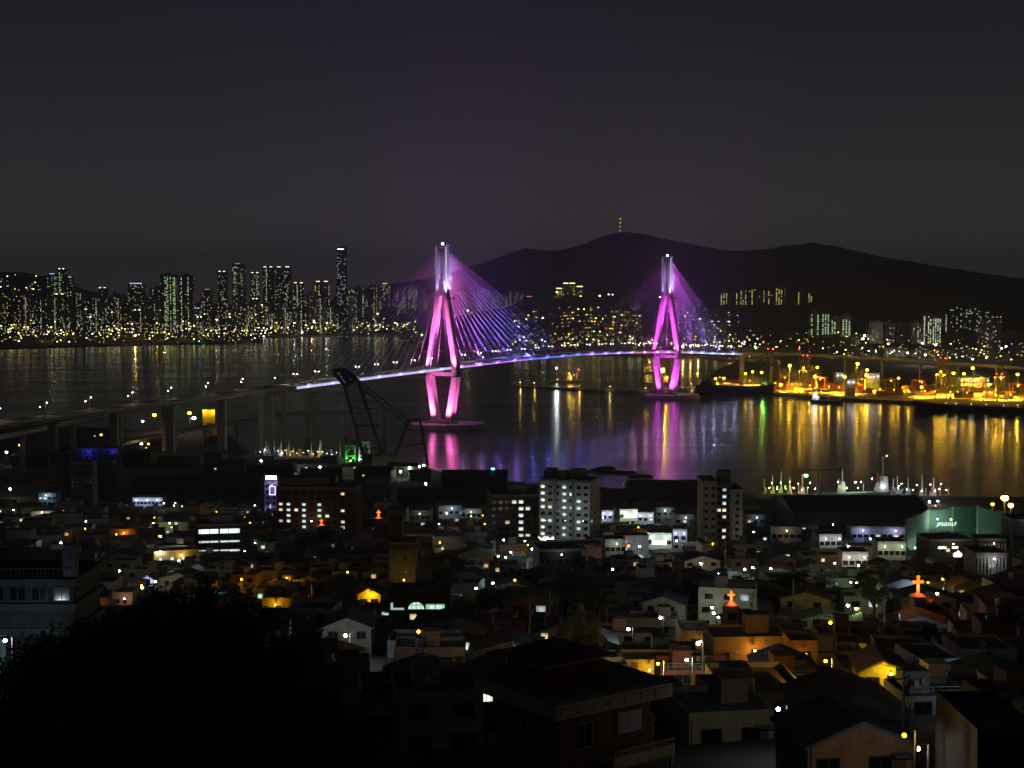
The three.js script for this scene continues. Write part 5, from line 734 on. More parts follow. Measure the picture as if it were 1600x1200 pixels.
  // shipyard lamps left of centre: [column, row, colour, power]
  [[576, 732, [0.7, 1, 0.9], 200], [484, 741, WHITE, 40], [456, 728, WHITE, 50], [432, 722, COOL, 40], [492, 722, AMBER, 40], [500, 730, GREENISH, 50], [514, 735, WHITE, 40], [527, 732, GREENISH, 40], [626, 737, [0.6, 1, 0.6], 70], [640, 731, [0.8, 1, 0.8], 60], [592, 738, [0.5, 1, 0.3], 60], [655, 729, WHITE, 70], [662, 727, WHITE, 70], [665, 756, COOL, 60], [607, 715, AMBER, 30], [548, 720, GREEN, 60], [595, 708, [0.8, 1, 0.4], 80], [408, 720, WHITE, 30]].forEach(([px, py, rgb, I], i) => { const d = Math.min(depthFor(px, py, 6, 800), shore(px) - 6); townLamp(px, py, d, rgb, I * 0.7, 90, `white or green work lamp of the shipyard, ${ord(i + 1)} counted`, 'shipyard work lamps', 0.24, { name: 'yard_lamp', cat: 'lamp post' }); });
  scene.children.filter((o) => o.userData.group === 'shipyard work lamps').sort((a, b) => pxOf(a.position.x, a.position.z) - pxOf(b.position.x, b.position.z)).forEach((o, i) => { o.userData.label = `work lamp of the left shipyard quay, ${ord(i + 1)} from the left`; });
  { const d = 1150, p = spot(600, d), o = thing('yard_shed', 'round-roofed green-lit shed on the shipyard quay', 'shed', p, 0.2); const g = new THREE.CylinderGeometry(8, 8, 18, 20, 1, false, 0, Math.PI).rotateZ(Math.PI / 2).rotateY(0); g.rotateX(-Math.PI / 2); part(o, 'roof', g, mat(0x8a9a6a, 0.7), 0, 2.5, 0); part(o, 'wall', UB, mat(0x7a8a70, 0.8), 0, 0, 0, 18, 2.5, 15.6); part(o, 'door', UB, dkFrame, 0, 0, 7.9, 5, 2.4, 0.2); }
  [[412, 1190, 14, 5], [436, 1150, 22, 6], [462, 1180, 12, 4], [488, 1140, 26, 7], [512, 1195, 14, 5], [530, 1120, 20, 6], [560, 1145, 16, 5], [630, 1120, 24, 7], [655, 1085, 16, 6], [585, 1085, 28, 8], [500, 1075, 30, 8], [420, 1085, 34, 9], [350, 1130, 30, 8], [330, 1220, 22, 7], [280, 1180, 34, 9], [240, 1290, 26, 7], [200, 1200, 30, 8], [130, 1250, 34, 9], [60, 1180, 40, 9], [20, 1300, 30, 8], [340, 1350, 24, 6], [160, 1400, 30, 7]].forEach(([px, d, w, h], i) => { const p = spot(px, d, -0.3), o = thing('yard_shed', `dark low shed in the left shipyard, ${ord(i + 1)} listed`, 'shed', p, (R3() - 0.5) * 0.5, 'dark sheds of the left shipyard'), m = plaster([0x4a4e50, 0x5a4a3e, 0x3e4a46, 0x62605a][i % 4], 73); part(o, 'wall', metreUV(new THREE.BoxGeometry(w, h, w * 0.6).translate(0, h / 2, 0), 1 / 7), m); part(o, 'roof', gable(w * 0.6, w, h * 0.3, 0.3), mat([0x34383a, 0x40342c][i % 2], 0.6), 0, h + 0.05, 0, 1, 1, 1, Math.PI / 2); part(o, 'door', UB, dkFrame, w * 0.2, 0, w * 0.3 + 0.05, 3.4, h * 0.6, 0.2); if (i % 3 === 0) part(o, 'window', UB, LITW[i % 4], -w * 0.25, h * 0.5, w * 0.3 + 0.05, 1.6, 1.1, 0.1); });
  scene.children.filter((o) => o.userData.group === 'dark sheds of the left shipyard').sort((a, b) => pxOf(a.position.x, a.position.z) - pxOf(b.position.x, b.position.z)).forEach((o, i) => { o.userData.label = `dark low shed in the left shipyard, ${ord(i + 1)} from the left`; });
  // lights and the yellow tent on the quay under the left viaduct
  [[241, 647, AMBER, 300], [223, 658, GREENISH, 80], [267, 651, COOL, 200], [296, 644, AMBER, 300], [303, 652, COOL, 200], [158, 679, SODIUM, 90], [79, 688, SODIUM, 90], [31, 695, SODIUM, 60], [10, 706, WHITE, 80], [221, 693, WARM, 60], [232, 693, SODIUM, 80]].forEach(([px, py, rgb, I], i) => { const d = Math.min(depthFor(px, py, 12, 800), 1470), p = at(px, py, d), g = ground(p.x, p.z), r = I > 150 ? 1.9 : 1.0, gl = rgb[2] < 0.3 ? [1, rgb[1] * 0.8, 0.02] : rgb; mastLamp(V(p.x, g, p.z), Math.max(3, p.y - g + 0.5), gl, rgb[2] < 0.3 ? 18 : 30, I, r, 'quay lamp', 'quay lamps below the left viaduct', 'quay_lamp'); });
  scene.children.filter((o) => o.userData.group === 'quay lamps below the left viaduct').sort((a, b) => pxOf(a.position.x, a.position.z) - pxOf(b.position.x, b.position.z)).forEach((o, i) => { o.userData.label = `quay lamp below the left viaduct, ${ord(i + 1)} from the left`; });
  { const d = 1440, p = spot(326, d), o = thing('lit_hall', 'small hall with a glowing yellow front on the quay under the viaduct', 'hall', p), H = at(326, 640, d).y - p.y; part(o, 'wall', UB, mat(0xc8b060, 0.8), 0, 0, 0, 12, H, 8); part(o, 'roof', UB, mat(0x6a5a30, 0.7), 0, H, 0, 13, 0.6, 9); for (const s of [-1, 1]) { part(o, 'lamp', SPHL, glow(YELLOW, 60), s * 5, H - 1, 7, 0.24, 0.24, 0.24); part(o, 'lamp_arm', UB, dkFrame, s * 5, H - 0.7, 5.4, 0.15, 0.15, 3.4); pointLight(o, s * 5, H - 1, 7, YELLOW, 260, 6); } part(o, 'door', UB, mat(0x8a6a20, 0.7), 0, 0, 4.05, 5, H * 0.5, 0.2); }
}

// ---------------------------------------------------------------- foreground: the buildings that the photograph shows clearly
const sodiumLamp = (px, py, d, I, label, k = 90, rgb = SODIUM, r = 0.24) => { keepSight.push([px, py, d]); const p = at(px, py, d); take(p.x, p.z, 3, 3); return townLamp(px, py, d, rgb, I, k, label, 'street lamps of the near town', r); };
function gableEnd(w, d, h) { const s = new THREE.Shape(); s.moveTo(-w / 2, 0); s.lineTo(0, h); s.lineTo(w / 2, 0); const g = new THREE.ExtrudeGeometry(s, { depth: d, bevelEnabled: false }); return metreUV(g.translate(0, 0, -d / 2), 1 / 7); }
{ // large dark house in front, turned with a corner to the viewer
  const c = V(4.9, 0, -116.4), gy = ground(c.x, c.z), H = 110.6 - gy, d = 108, o = thing('villa', 'large dark two-storey house with deep pale eaves and balcony, front centre', 'house', V(c.x, gy, c.z), 0.63), brick = plaster(0x6a4030, 81), pale = plaster(0xb4ae9e, 82);
  shell(o, 9.4, H - 0.9, 8.6, brick); part(o, 'eaves', metreUV(new THREE.BoxGeometry(11.9, 1.15, 11.1), 1 / 5), pale, 0, H - 0.35, 0); part(o, 'roof', metreUV(new THREE.BoxGeometry(11.5, 0.2, 10.7), 1 / 5), ROOFS[1], 0, H + 0.33, 0);
  for (let i = 0; i < 7; i++) part(o, 'eaves_panel', UB, plaster(0xa8a294, 83), -4.8 + i * 1.6, H - 0.75, 5.58, 1.35, 0.75, 0.08);
  shell(o, 5.8, 1.7, 5, brick, -0.9, H + 0.4, -1.2, 'penthouse'); part(o, 'penthouse_roof', (() => { const g = new THREE.ConeGeometry(5.4, 1.3, 4).rotateY(Math.PI / 4).scale(1, 1, 0.85).translate(0, 0.75, 0); return g; })(), ROOFS[3], -0.9, H + 2.2, -1.2); part(o, 'penthouse_eaves', UB, pale, -0.9, H + 2.08, -1.2, 7.2, 0.14, 6.2);
  win(o, 2.4, H - 3.4, 4.36, 2.3, 1.5, new THREE.MeshStandardMaterial({ color: 0x9a9aa0, roughness: 0.3 }), 0, mat(0xc0c2c4, 0.5)); win(o, -2.2, H - 3.9, 4.36, 1.4, 1.9, glassDark, 0, alu); win(o, -4.76, H - 3.6, 0.5, 1.8, 1.4, glassDark, -1, alu);
  part(o, 'balcony_slab', UB, pale, 2.2, H - 5.4, 5.4, 6.4, 0.22, 2.2); part(o, 'balcony_wall', UB, plaster(0xc4baa4, 84), 2.2, H - 5.2, 6.4, 6.4, 0.7, 0.16); part(o, 'balcony_rail', UB, pale, 2.2, H - 4.12, 6.4, 6.4, 0.12, 0.2); for (let i = 0; i < 16; i++) part(o, 'baluster', CYL, pale, -0.8 + i * 0.4, H - 4.5, 6.4, 0.07, 0.38, 0.07); for (const x of [-0.8, 5.2]) part(o, 'balcony_post', UB, pale, x, 0, 6.3, 0.3, H - 5.4, 0.3);
  part(o, 'door', UB, mat(0x4a3428, 0.7), -3.4, 0, 4.35, 1.1, 2.1, 0.1); part(o, 'antenna', new MB().bar(V(0, 0, 0), V(0, 2.2, 0), 0.03).bar(V(-0.6, 2, 0), V(0.6, 2, 0), 0.02).bar(V(-0.4, 1.7, 0), V(0.4, 1.7, 0), 0.02).geo(), alu, -1.2, H + 3.5, -2);
  take(c.x, c.z, 19, 19); for (const [px, py] of [[880, 1060], [990, 1160], [800, 1100], [1040, 1110], [860, 1150], [940, 1180]]) keepSight.push([px, py, d]);
}
function litHouse(label, px0, px1, top, base, o = {}) {             // a house whose front wall shows: [columns, top row, foot row]
  const { deep = 8, turn = 0, wall = WALLS[0][0], gab = 0, wins = [], stair = null, roof = ROOFS[1], name = 'house', step = null, from = 70, lamp = null } = o, pc = (px0 + px1) / 2, d = o.d ?? depthFor(pc, base, 0.5, from), x = column(pc, d), g = ground(x, -d) - 1.2, H = at(pc, top, d).y - g, w = (px1 - px0) / FOCAL * d / Math.cos(turn);
  const t = thing(name, label, 'house', V(x, g, -d - deep / 2), turn, o.group); shell(t, w, H - (gab ? gab : 0), deep, wall);
  if (gab) { part(t, 'gable', gableEnd(w, deep - 0.02, gab), wall, 0, H - gab, 0); part(t, 'roof', gable(w, deep, gab), roof, 0, H - gab + 0.02, 0); }
  else { part(t, 'roof', UB, roof, 0, H + 0.01, 0, w - 0.5, 0.1, deep - 0.5); const b = new MB(); for (const s of [-1, 1]) { b.box(0, H, s * (deep / 2 - 0.1), w, 0.5, 0.2); b.box(s * (w / 2 - 0.1), H, 0, 0.2, 0.5, deep - 0.42); } b.build('parapet', wall, t); }
  for (const [u, v, ww, hh, m] of wins) win(t, u * w, v * H, deep / 2 + 0.05, ww, hh, m === undefined ? glassDark : LITW[m], 0, mat(0x55575a, 0.5));
  if (stair) { shell(t, stair[1], stair[2], 2.6, wall, stair[0] * w, H + 0.12, -deep * 0.15, 'stair_house'); part(t, 'stair_roof', UB, roof, stair[0] * w, H + 0.12 + stair[2], -deep * 0.15, stair[1] + 0.4, 0.15, 3); }
  if (lamp) wallLamp(t, w * (lamp[2] ?? 0.1), H * 0.8, deep / 2 + 1.6, lamp[0], 25, lamp[1]);
  part(t, 'door', UB, mat(0x5a4a3c, 0.7), -w * 0.36, 1.2, deep / 2 + 0.05, 0.9, 2, 0.1);
  take(x, -d - deep / 2, w + 2, deep + 3); for (const r of [0.4, 0.85]) for (const u of [0.06, 0.3, 0.5, 0.7, 0.94]) keepSight.push([lerp(px0, px1, u), lerp(top, base, r), d]);
  return { t, H, w, deep, d };
}
[[1540, 1640, 1152, 90, 0x4a4440, 'dark house at the bottom right corner']].forEach(([a, b, top, d, hex, label]) => litHouse(label, a, b, top, 1200, { d, deep: 9, wall: plaster(hex, 114), wins: [[-0.2, 0.6, 1.2, 1.1], [0.2, 0.6, 1.2, 1.1]], roof: ROOFS[1] }));
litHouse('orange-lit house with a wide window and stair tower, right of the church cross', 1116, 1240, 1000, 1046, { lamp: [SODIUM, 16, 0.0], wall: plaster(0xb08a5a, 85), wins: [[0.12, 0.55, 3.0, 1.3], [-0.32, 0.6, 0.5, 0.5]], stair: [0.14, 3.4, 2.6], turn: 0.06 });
litHouse('low tan house with a lit upper wall behind the orange-lit house', 1068, 1116, 990, 1018, { lamp: [AMBER, 4, 0.1], wall: plaster(0x9a7a4a, 86), wins: [[0, 0.62, 1.6, 1.0], [0.28, 0.62, 0.5, 0.8]] });
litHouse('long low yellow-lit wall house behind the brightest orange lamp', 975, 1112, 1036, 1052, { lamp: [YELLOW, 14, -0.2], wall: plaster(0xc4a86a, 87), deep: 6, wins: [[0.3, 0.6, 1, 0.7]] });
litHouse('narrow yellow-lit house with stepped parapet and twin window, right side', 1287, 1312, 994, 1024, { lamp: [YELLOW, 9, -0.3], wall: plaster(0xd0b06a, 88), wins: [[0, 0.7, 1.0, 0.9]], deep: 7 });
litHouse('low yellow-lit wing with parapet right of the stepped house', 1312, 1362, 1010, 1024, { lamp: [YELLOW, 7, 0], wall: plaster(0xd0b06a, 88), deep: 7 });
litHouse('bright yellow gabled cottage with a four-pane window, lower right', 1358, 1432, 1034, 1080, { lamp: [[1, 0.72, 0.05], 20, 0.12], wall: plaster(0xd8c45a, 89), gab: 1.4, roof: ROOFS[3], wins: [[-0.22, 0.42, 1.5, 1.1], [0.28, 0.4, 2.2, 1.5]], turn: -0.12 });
litHouse('brown-lit boundary house behind the stepped yellow house', 1240, 1284, 1006, 1050, { lamp: [SODIUM, 3, 0], wall: plaster(0x9a7040, 90), deep: 6, wins: [[0.1, 0.5, 1.2, 1.8]] });
litHouse('pale blue house with an oblique lit edge at the right', 1440, 1510, 1035, 1062, { lamp: [[0.45, 0.6, 1], 4, 0.45], wall: plaster(0x9a9fb0, 91), deep: 9, turn: 0.12, wins: [[0.2, 0.55, 1.3, 0.9], [-0.2, 0.55, 1.3, 0.9]] });
litHouse('grey two-storey house with a blue window at the right edge', 1512, 1600, 1020, 1056, { wall: plaster(0x8c8a94, 92), deep: 9, wins: [[-0.3, 0.6, 1.2, 1.2], [0.1, 0.6, 1.2, 1.2]] });
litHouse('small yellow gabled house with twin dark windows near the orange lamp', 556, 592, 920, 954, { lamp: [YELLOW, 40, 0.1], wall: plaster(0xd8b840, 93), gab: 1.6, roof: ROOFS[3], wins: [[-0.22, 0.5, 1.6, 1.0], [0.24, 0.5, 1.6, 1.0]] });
const ochre = litHouse('low ochre-lit house with three tilted roof panels left of the yellow house', 405, 450, 937, 956, { lamp: [YELLOW, 16, 0], wall: plaster(0xc09a40, 94), deep: 7, wins: [[0.1, 0.5, 1.2, 0.8]] }); for (const u of [-0.34, 0, 0.34]) { const q = part(ochre.t, 'roof_panel', UB, plaster(0xc8b070, 94), u * ochre.w, ochre.H + 0.75, 0, ochre.w * 0.26, 0.12, 4.2); q.rotation.set(0.42, 0.25, 0); }
{ const H = litHouse('beige building with an arched green-lit window in the centre', 605, 702, 930, 972, { wall: plaster(0x4e463a, 95), deep: 11, wins: [[0.26, 0.6, 4.0, 1.1, 2], [-0.1, 0.3, 1.4, 1.2, 1], [0.2, 0.3, 1.6, 1.2]] }); const g = new THREE.CircleGeometry(1.6, 18, 0, Math.PI); part(H.t, 'arched_window', new THREE.ExtrudeGeometry(new THREE.Shape(g.attributes.position.array.length ? Array.from({ length: 17 }, (_, i) => new THREE.Vector2(1.7 * Math.cos(Math.PI * i / 16), 1.5 * Math.sin(Math.PI * i / 16))) : []), { depth: 0.12, bevelEnabled: false }), LITW[2], -0.05 * H.w, H.H * 0.6, H.deep / 2 + 0.02); part(H.t, 'corner_window', new MB().box(-1.4, 0, 0, 0.5, 1.5, 0.12).box(0, 0, 0, 2.4, 0.4, 0.12).geo(), LITW[2], -0.34 * H.w, H.H * 0.58, H.deep / 2 + 0.06); }
{ const H = litHouse('tall tapering beige tower house with a flat top, centre left', 606, 648, 850, 930, { wall: plaster(0x7a7058, 96), deep: 11, wins: [[0.1, 0.72, 0.7, 0.6], [0.1, 0.5, 0.7, 0.7], [0, 0.2, 1.2, 2.2]], name: 'tower_house' }); shell(H.t, H.w * 0.55, 6, 5, plaster(0x6a5c40, 97), -H.w * 0.3, H.H + 0.12, 0, 'roof_tower'); part(H.t, 'cornice', UB, plaster(0x5a5244, 98), 0, H.H - 1.6, 0, H.w + 0.7, 0.7, H.deep + 0.7); }
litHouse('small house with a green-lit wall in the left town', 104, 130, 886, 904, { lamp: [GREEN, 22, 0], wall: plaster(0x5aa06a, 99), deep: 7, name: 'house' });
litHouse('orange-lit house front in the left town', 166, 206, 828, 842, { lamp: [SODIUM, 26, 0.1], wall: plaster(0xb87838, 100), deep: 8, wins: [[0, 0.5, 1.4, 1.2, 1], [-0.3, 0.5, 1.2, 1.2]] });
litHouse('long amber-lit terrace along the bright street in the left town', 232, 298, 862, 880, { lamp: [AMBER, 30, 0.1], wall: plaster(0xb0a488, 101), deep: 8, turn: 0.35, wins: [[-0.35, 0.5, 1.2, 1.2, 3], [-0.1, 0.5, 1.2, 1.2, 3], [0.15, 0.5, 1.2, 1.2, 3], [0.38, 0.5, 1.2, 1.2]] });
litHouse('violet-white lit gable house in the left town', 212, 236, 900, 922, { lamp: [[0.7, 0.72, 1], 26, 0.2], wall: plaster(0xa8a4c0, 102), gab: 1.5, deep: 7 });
litHouse('white block house with a small dark opening, left below the bright lamp', 136, 172, 912, 946, { wall: plaster(0x8c9096, 103), deep: 8, wins: [[0.1, 0.75, 0.7, 0.6]] });
litHouse('pink rendered house right of the white block house', 168, 200, 928, 946, { lamp: [WARM, 2, 0.2], wall: plaster(0xb08a80, 104), deep: 8, wins: [[-0.2, 0.5, 0.7, 0.9], [0.15, 0.5, 0.7, 0.7]] });
litHouse('orange flat-roofed house with two lit windows above the black trees', 94, 156, 938, 962, { lamp: [SODIUM, 4, 0.2], wall: plaster(0x8a5f30, 105), deep: 9, turn: 0.2, wins: [[-0.02, 0.2, 0.8, 1, 1], [0.25, 0.2, 1.2, 1, 1]] });
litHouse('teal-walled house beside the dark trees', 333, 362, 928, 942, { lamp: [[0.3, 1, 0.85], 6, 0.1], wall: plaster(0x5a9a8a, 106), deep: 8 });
{ // dark round-fronted building at the left edge
  const d = 150, x = column(20, d), g = ground(x, -d) - 2, H = at(20, 905, d).y - g, o = thing('corner_building', 'dark building with curved railed roof terrace at the left edge', 'building', V(x, g, -d - 5)), m = plaster(0x3a3c40, 107), w = 11.5;
  shell(o, w, H, 10, m); for (let i = 0; i < 3; i++) part(o, 'floor_band', metreUV(new THREE.BoxGeometry(w + 0.7, 0.7, 10.7), 1 / 5), plaster(0x4a4c50, 108), 0, H - 0.3 - i * 2.6, 0); for (let i = 0; i < 5; i++) win(o, -w / 2 + (i + 0.5) * w / 5, H - 2.2, 5.06, 1.6, 1.3, glassDark, 0, dkFrame);
  for (let i = 0; i < 26; i++) part(o, 'railing_bar', CYL, dkFrame, -w / 2 + 0.2 + i * (w - 0.4) / 25, H, 5.1, 0.025, 1.1, 0.025); part(o, 'railing_top', UB, dkFrame, 0, H + 1.1, 5.1, w, 0.06, 0.06); part(o, 'corner_pier', metreUV(new THREE.BoxGeometry(1.3, 3.6, 1.3).translate(0, 1.8, 0), 1 / 5), plaster(0x666c78, 109), w / 2 - 0.4, H, 4.3); part(o, 'entrance_wall', UB, plaster(0x9ab0b4, 110), -w / 2 + 2.2, 0.2, 5.15, 4.4, H - 6.0, 0.3);
  take(x, -d - 5, 15, 14); keepSight.push([20, 960, d], [60, 930, d]);
}
{ // churches with neon crosses
  const church = (px, d, top, hC, label, wide, wallHex) => { const p = spot(px, d), Htop = at(px, top, d).y - p.y, o = thing('church', label, 'church', p, 0.1), k = hC, wall = plaster(wallHex, 111), tw = wide; const Ht = Htop - k - 0.4;
    shell(o, tw, Ht, tw, wall, 0, 0, 0, 'tower'); shell(o, tw * 2.6, Ht * 0.55, tw * 3.4, wall, tw * 1.2, 0, -tw * 1.4, 'nave'); part(o, 'nave_roof', gable(tw * 2.6, tw * 3.4, tw * 0.8), ROOFS[3], tw * 1.2, Ht * 0.55 + 0.05, -tw * 1.4); part(o, 'tower_cap', new THREE.ConeGeometry(tw * 0.78, 0.9, 4).rotateY(Math.PI / 4).translate(0, 0.45, 0), ROOFS[3], 0, Ht, 0);
    const c = part(o, 'neon_cross', new MB().box(0, 0, 0, k * 0.15, k, 0.16).box(0, k * 0.58, 0, k * 0.62, k * 0.15, 0.14).geo(), glow([1, 0.13, 0.012], 3.0), 0, Ht + 0.5, 0.1); part(o, 'cross_mount', CYL, dkFrame, 0, Ht + 0.1, -0.2, 0.06, 1.2, 0.06);
    for (const s of [-1, 1]) win(o, s * tw * 0.2, Ht * 0.7, tw / 2 + 0.05, 0.6, 1.2, glassDark, 0, dkFrame, false); const l = pointLight(o, 0, Ht + k * 0.5, 1.0, [1, 0.22, 0.05], 20 * k, 20); take(p.x, p.z - tw, tw * 4, tw * 5); keepSight.push([px, top + 14, d], [px, top + 40, d]); };
  church(1146, 262, 924, 2.1, 'church tower with a red-orange neon cross right of centre', 2.2, 0x9a8060);
  church(1441, 300, 900, 3.8, 'church with a tall glowing orange cross by the green golf net', 2.6, 0x6a5a46);
  church(590, 640, 797, 3.2, 'distant church with a small orange neon cross left of centre', 3.4, 0x6a625a);
  church(500, 640, 811, 2.4, 'distant church with a tiny red cross before the brown block', 3.0, 0x4a423a);
}
{ // utility poles with cross arms, wires sagging between
  const poles = [[828, 933, 1022], [860, 922, 984], [1421, 1036, 1150], [482, 850, 935], [1244, 905, 975], [1136, 830, 905], [1022, 1112, 1160], [597, 1100, 1118], [340, 885, 935], [700, 905, 962], [950, 930, 990], [1090, 905, 955], [1180, 925, 985], [1310, 960, 1010], [1390, 930, 985], [1500, 955, 1010], [1545, 1000, 1060], [770, 955, 1015], [650, 1000, 1060], [1060, 960, 1015]], tops = [];
  poles.forEach(([px, top, foot], i) => { const d = depthFor(px, foot, 0.3, 70), p = spot(px, d), h = at(px, top, d).y - p.y, o = thing('utility_pole', `concrete utility pole with cross arms, ${ord(i + 1)} counted`, 'utility pole', p, 0.3 * i, 'utility poles in the town'); part(o, 'pole', new THREE.CylinderGeometry(0.1, 0.17, h, 8).translate(0, h / 2, 0), mat(0x77756f, 0.9)); for (const y of [0.6, 1.4]) { part(o, 'cross_arm', UB, poleMat, 0, h - y, 0, 1.8, 0.1, 0.1); for (const x of [-0.75, 0, 0.75]) part(o, 'insulator', CYL, mat(0xb0aca4, 0.4), x, h - y + 0.1, 0, 0.05, 0.2, 0.05); } part(o, 'transformer', CYL, poleMat, 0.35, h - 3, 0, 0.25, 0.9, 0.25); take(p.x, p.z, 2, 2); keepSight.push([px, lerp(top, foot, 0.2), d], [px, lerp(top, foot, 0.7), d]); tops.push(V(p.x, p.y + h - 0.5, p.z)); });
  scene.children.filter((o) => o.userData.group === 'utility poles in the town').sort((a, b) => pxOf(a.position.x, a.position.z) - pxOf(b.position.x, b.position.z)).forEach((o, i) => { o.userData.label = `concrete utility pole with cross arms in the town, ${ord(i + 1)} from the left`; });
  const wires = [[0, 1], [0, 7], [2, 4], [1, 10], [10, 11], [11, 12], [12, 13], [13, 14], [14, 15], [15, 16], [17, 0], [17, 18], [1, 19], [19, 12], [13, 2], [9, 1], [9, 3]]; wires.forEach(([a, b], i) => { const A = tops[a], B = tops[b], m = A.clone().lerp(B, 0.5); m.y -= A.distanceTo(B) * 0.03; const g = new THREE.TubeGeometry(new THREE.QuadraticBezierCurve3(A, m, B), 24, 0.03, 4); const o = shade(new THREE.Mesh(g, mat(0x1c1c1e, 0.8))); o.name = numbered('overhead_wire'); scene.add(o); tag(o, `thin dark sagging overhead wire, ${ord(i + 1)} of the wires strung between the utility poles`, 'wire', 'overhead wires between the utility poles'); });
}
{ // stairway with railing and the lit corner at lower right
  const d = depthFor(1440, 1180, 0.4, 60), p = spot(1448, d), o = thing('stairway', 'concrete steps with a steel railing beside the lowest orange lamp', 'stairway', p, 0.5), m = plaster(0xa08060, 112); for (let i = 0; i < 12; i++) part(o, 'step', UB, m, -1.6, i * 0.17 - 0.4, -i * 0.32, 1.6, 0.19, 0.34); for (let i = 0; i < 9; i++) part(o, 'railing_post', CYL, alu, -0.7, i * 0.23 - 0.3, -i * 0.43, 0.03, 1.0, 0.03); new MB().bar(V(-0.7, 0.7, 0), V(-0.7, 2.6, -3.5), 0.035).bar(V(-0.7, 0.3, 0), V(-0.7, 2.2, -3.5), 0.02).build('handrail', alu, o);
  part(o, 'retaining_wall', metreUV(new THREE.BoxGeometry(3.6, 1.6, 0.4).translate(0, 0.8, 0), 1 / 3), plaster(0x9a7048, 113), 1.6, -0.6, 0.4); take(p.x, p.z, 7, 7); keepSight.push([1440, 1178, d], [1462, 1140, d + 2]);
}
// lamps that the photograph shows one by one
[[448, 903, 5.5, 240, 140, SODIUM, 'bright orange street lamp on a tall post above the ochre roofs'], [1028, 1037, 4.2, 300, 160, [1, 0.58, 0.08], 'brightest orange street lamp, in the lower middle'], [1073, 1031, 4.2, 90, 130, [1, 0.93, 0.9], 'white street lamp right beside the brightest orange lamp'], [1290, 1033, 5, 150, 120, AMBER, 'amber street lamp before the stepped yellow house'], [1413, 1149, 4, 40, 140, [1, 0.6, 0.12], 'orange street lamp low at the right by the stairs'], [1434, 1170, 2.6, 8, 60, WHITE, 'small white lamp below the lowest orange lamp'], [540, 993, 4.6, 110, 190, COOL, 'dazzling cool white street lamp alone in the dark lower middle'], [108, 919, 5, 130, 150, [1, 1, 0.82], 'dazzling warm white street lamp in the left town'], [8, 1001, 4, 90, 120, COOL, 'cool white lamp at the left edge by the dark building'], [1338, 910, 5.5, 70, 90, [0.85, 1, 0.35], 'upper of two yellow-green street lamps at the right'], [1338, 951, 5, 80, 110, [0.85, 1, 0.3], 'lower of two yellow-green street lamps at the right'], [1400, 962, 5, 30, 90, WHITE, 'white lamp right of the yellow-green lamps'], [1427, 917, 5, 20, 70, WHITE, 'white lamp left of the tall orange cross'], [1450, 910, 5, 60, 70, AMBER, 'amber lamp touching the tall orange cross'], [1216, 1108, 4, 14, 110, WHITE, 'white lamp among the dark roofs at lower right'], [798, 863, 5.5, 90, 120, COOL, 'white lamp with a bright halo right of centre town'], [908, 979, 4.5, 30, 80, SODIUM, 'small orange lamp left above the lit wall'], [982, 983, 5, 26, 80, COOL, 'white lamp above the brightest orange lamp'], [1115, 958, 5, 40, 80, [0.9, 1, 0.85], 'left of three white lamps below the church cross'], [1123, 964, 5, 20, 70, WHITE, 'lowest of three white lamps below the church cross'], [1113, 949, 5, 16, 60, [0.8, 1, 0.7], 'highest of three white lamps below the church cross'], [770, 911, 5, 20, 70, COOL, 'small white lamp in the dark middle of the town'], [1176, 887, 5, 50, 90, WHITE, 'white lamp on the lit street right of the middle'], [1095, 880, 5, 60, 80, WARM, 'warm white lamp by the left of the lit street'], [999, 854, 5, 60, 90, COOL, 'white lamp right of the two red lamps'], [95, 848, 5, 70, 110, [0.85, 0.95, 1], 'white lamp cluster in the left town'], [134, 815, 6, 70, 80, [1, 1, 0.85], 'warm white lamp above the left town roofs'], [21, 797, 6, 70, 80, [0.9, 1, 0.8], 'greenish white lamp at the far left of the town'], [16, 764, 7, 60, 70, [0.9, 1, 0.85], 'white lamp near the far left slabs'], [250, 862, 5, 60, 70, [1, 0.9, 0.55], 'yellowish lamp on the bright left street'], [286, 856, 5, 60, 70, [1, 0.95, 0.7], 'warm lamp at the top of the bright left street'], [272, 790, 7, 40, 70, [0.8, 1, 0.8], 'greenish lamp above the office with lit bands'], [268, 824, 5, 70, 50, [1, 0.7, 0.15], 'amber lamp lighting the roofs left of the office'], [242, 821, 5, 50, 50, [1, 0.8, 0.5], 'orange lamp lighting a wall in the left town'], [398, 790, 6, 50, 60, WARM, 'warm lamp left of the brown block'], [556, 796, 6, 40, 70, [1, 0.9, 0.3], 'yellow lamp right of the brown block'], [1325, 854, 6, 70, 90, [1, 0.9, 0.75], 'bright warm lamp below the lavender block'], [1204, 888, 5, 40, 80, COOL, 'white lamp at the right end of the lit street'], [1522, 1070, 3.5, 10, 70, WHITE, 'white lamp beside the pale blue house'], [1304, 880, 5, 20, 50, WARM, 'small warm lamp left below the green lamps'], [830, 1018, 4, 24, 50, WHITE, 'white lamp at the foot of the centre pole'], [1146, 1000, 3, 0, 20, SODIUM, 'small orange lamp on the roof of the orange-lit house']].forEach(([px, py, h, I, k, rgb, label]) => { const d = px < 10 ? 141 : depthFor(px, py, h, 70); sodiumLamp(px, py, d, I * (rgb[2] < 0.3 ? clamp(d / 190, 0.4, 1) : clamp(d / 420, 0.14, 1)), label, k, rgb, 0.24); });
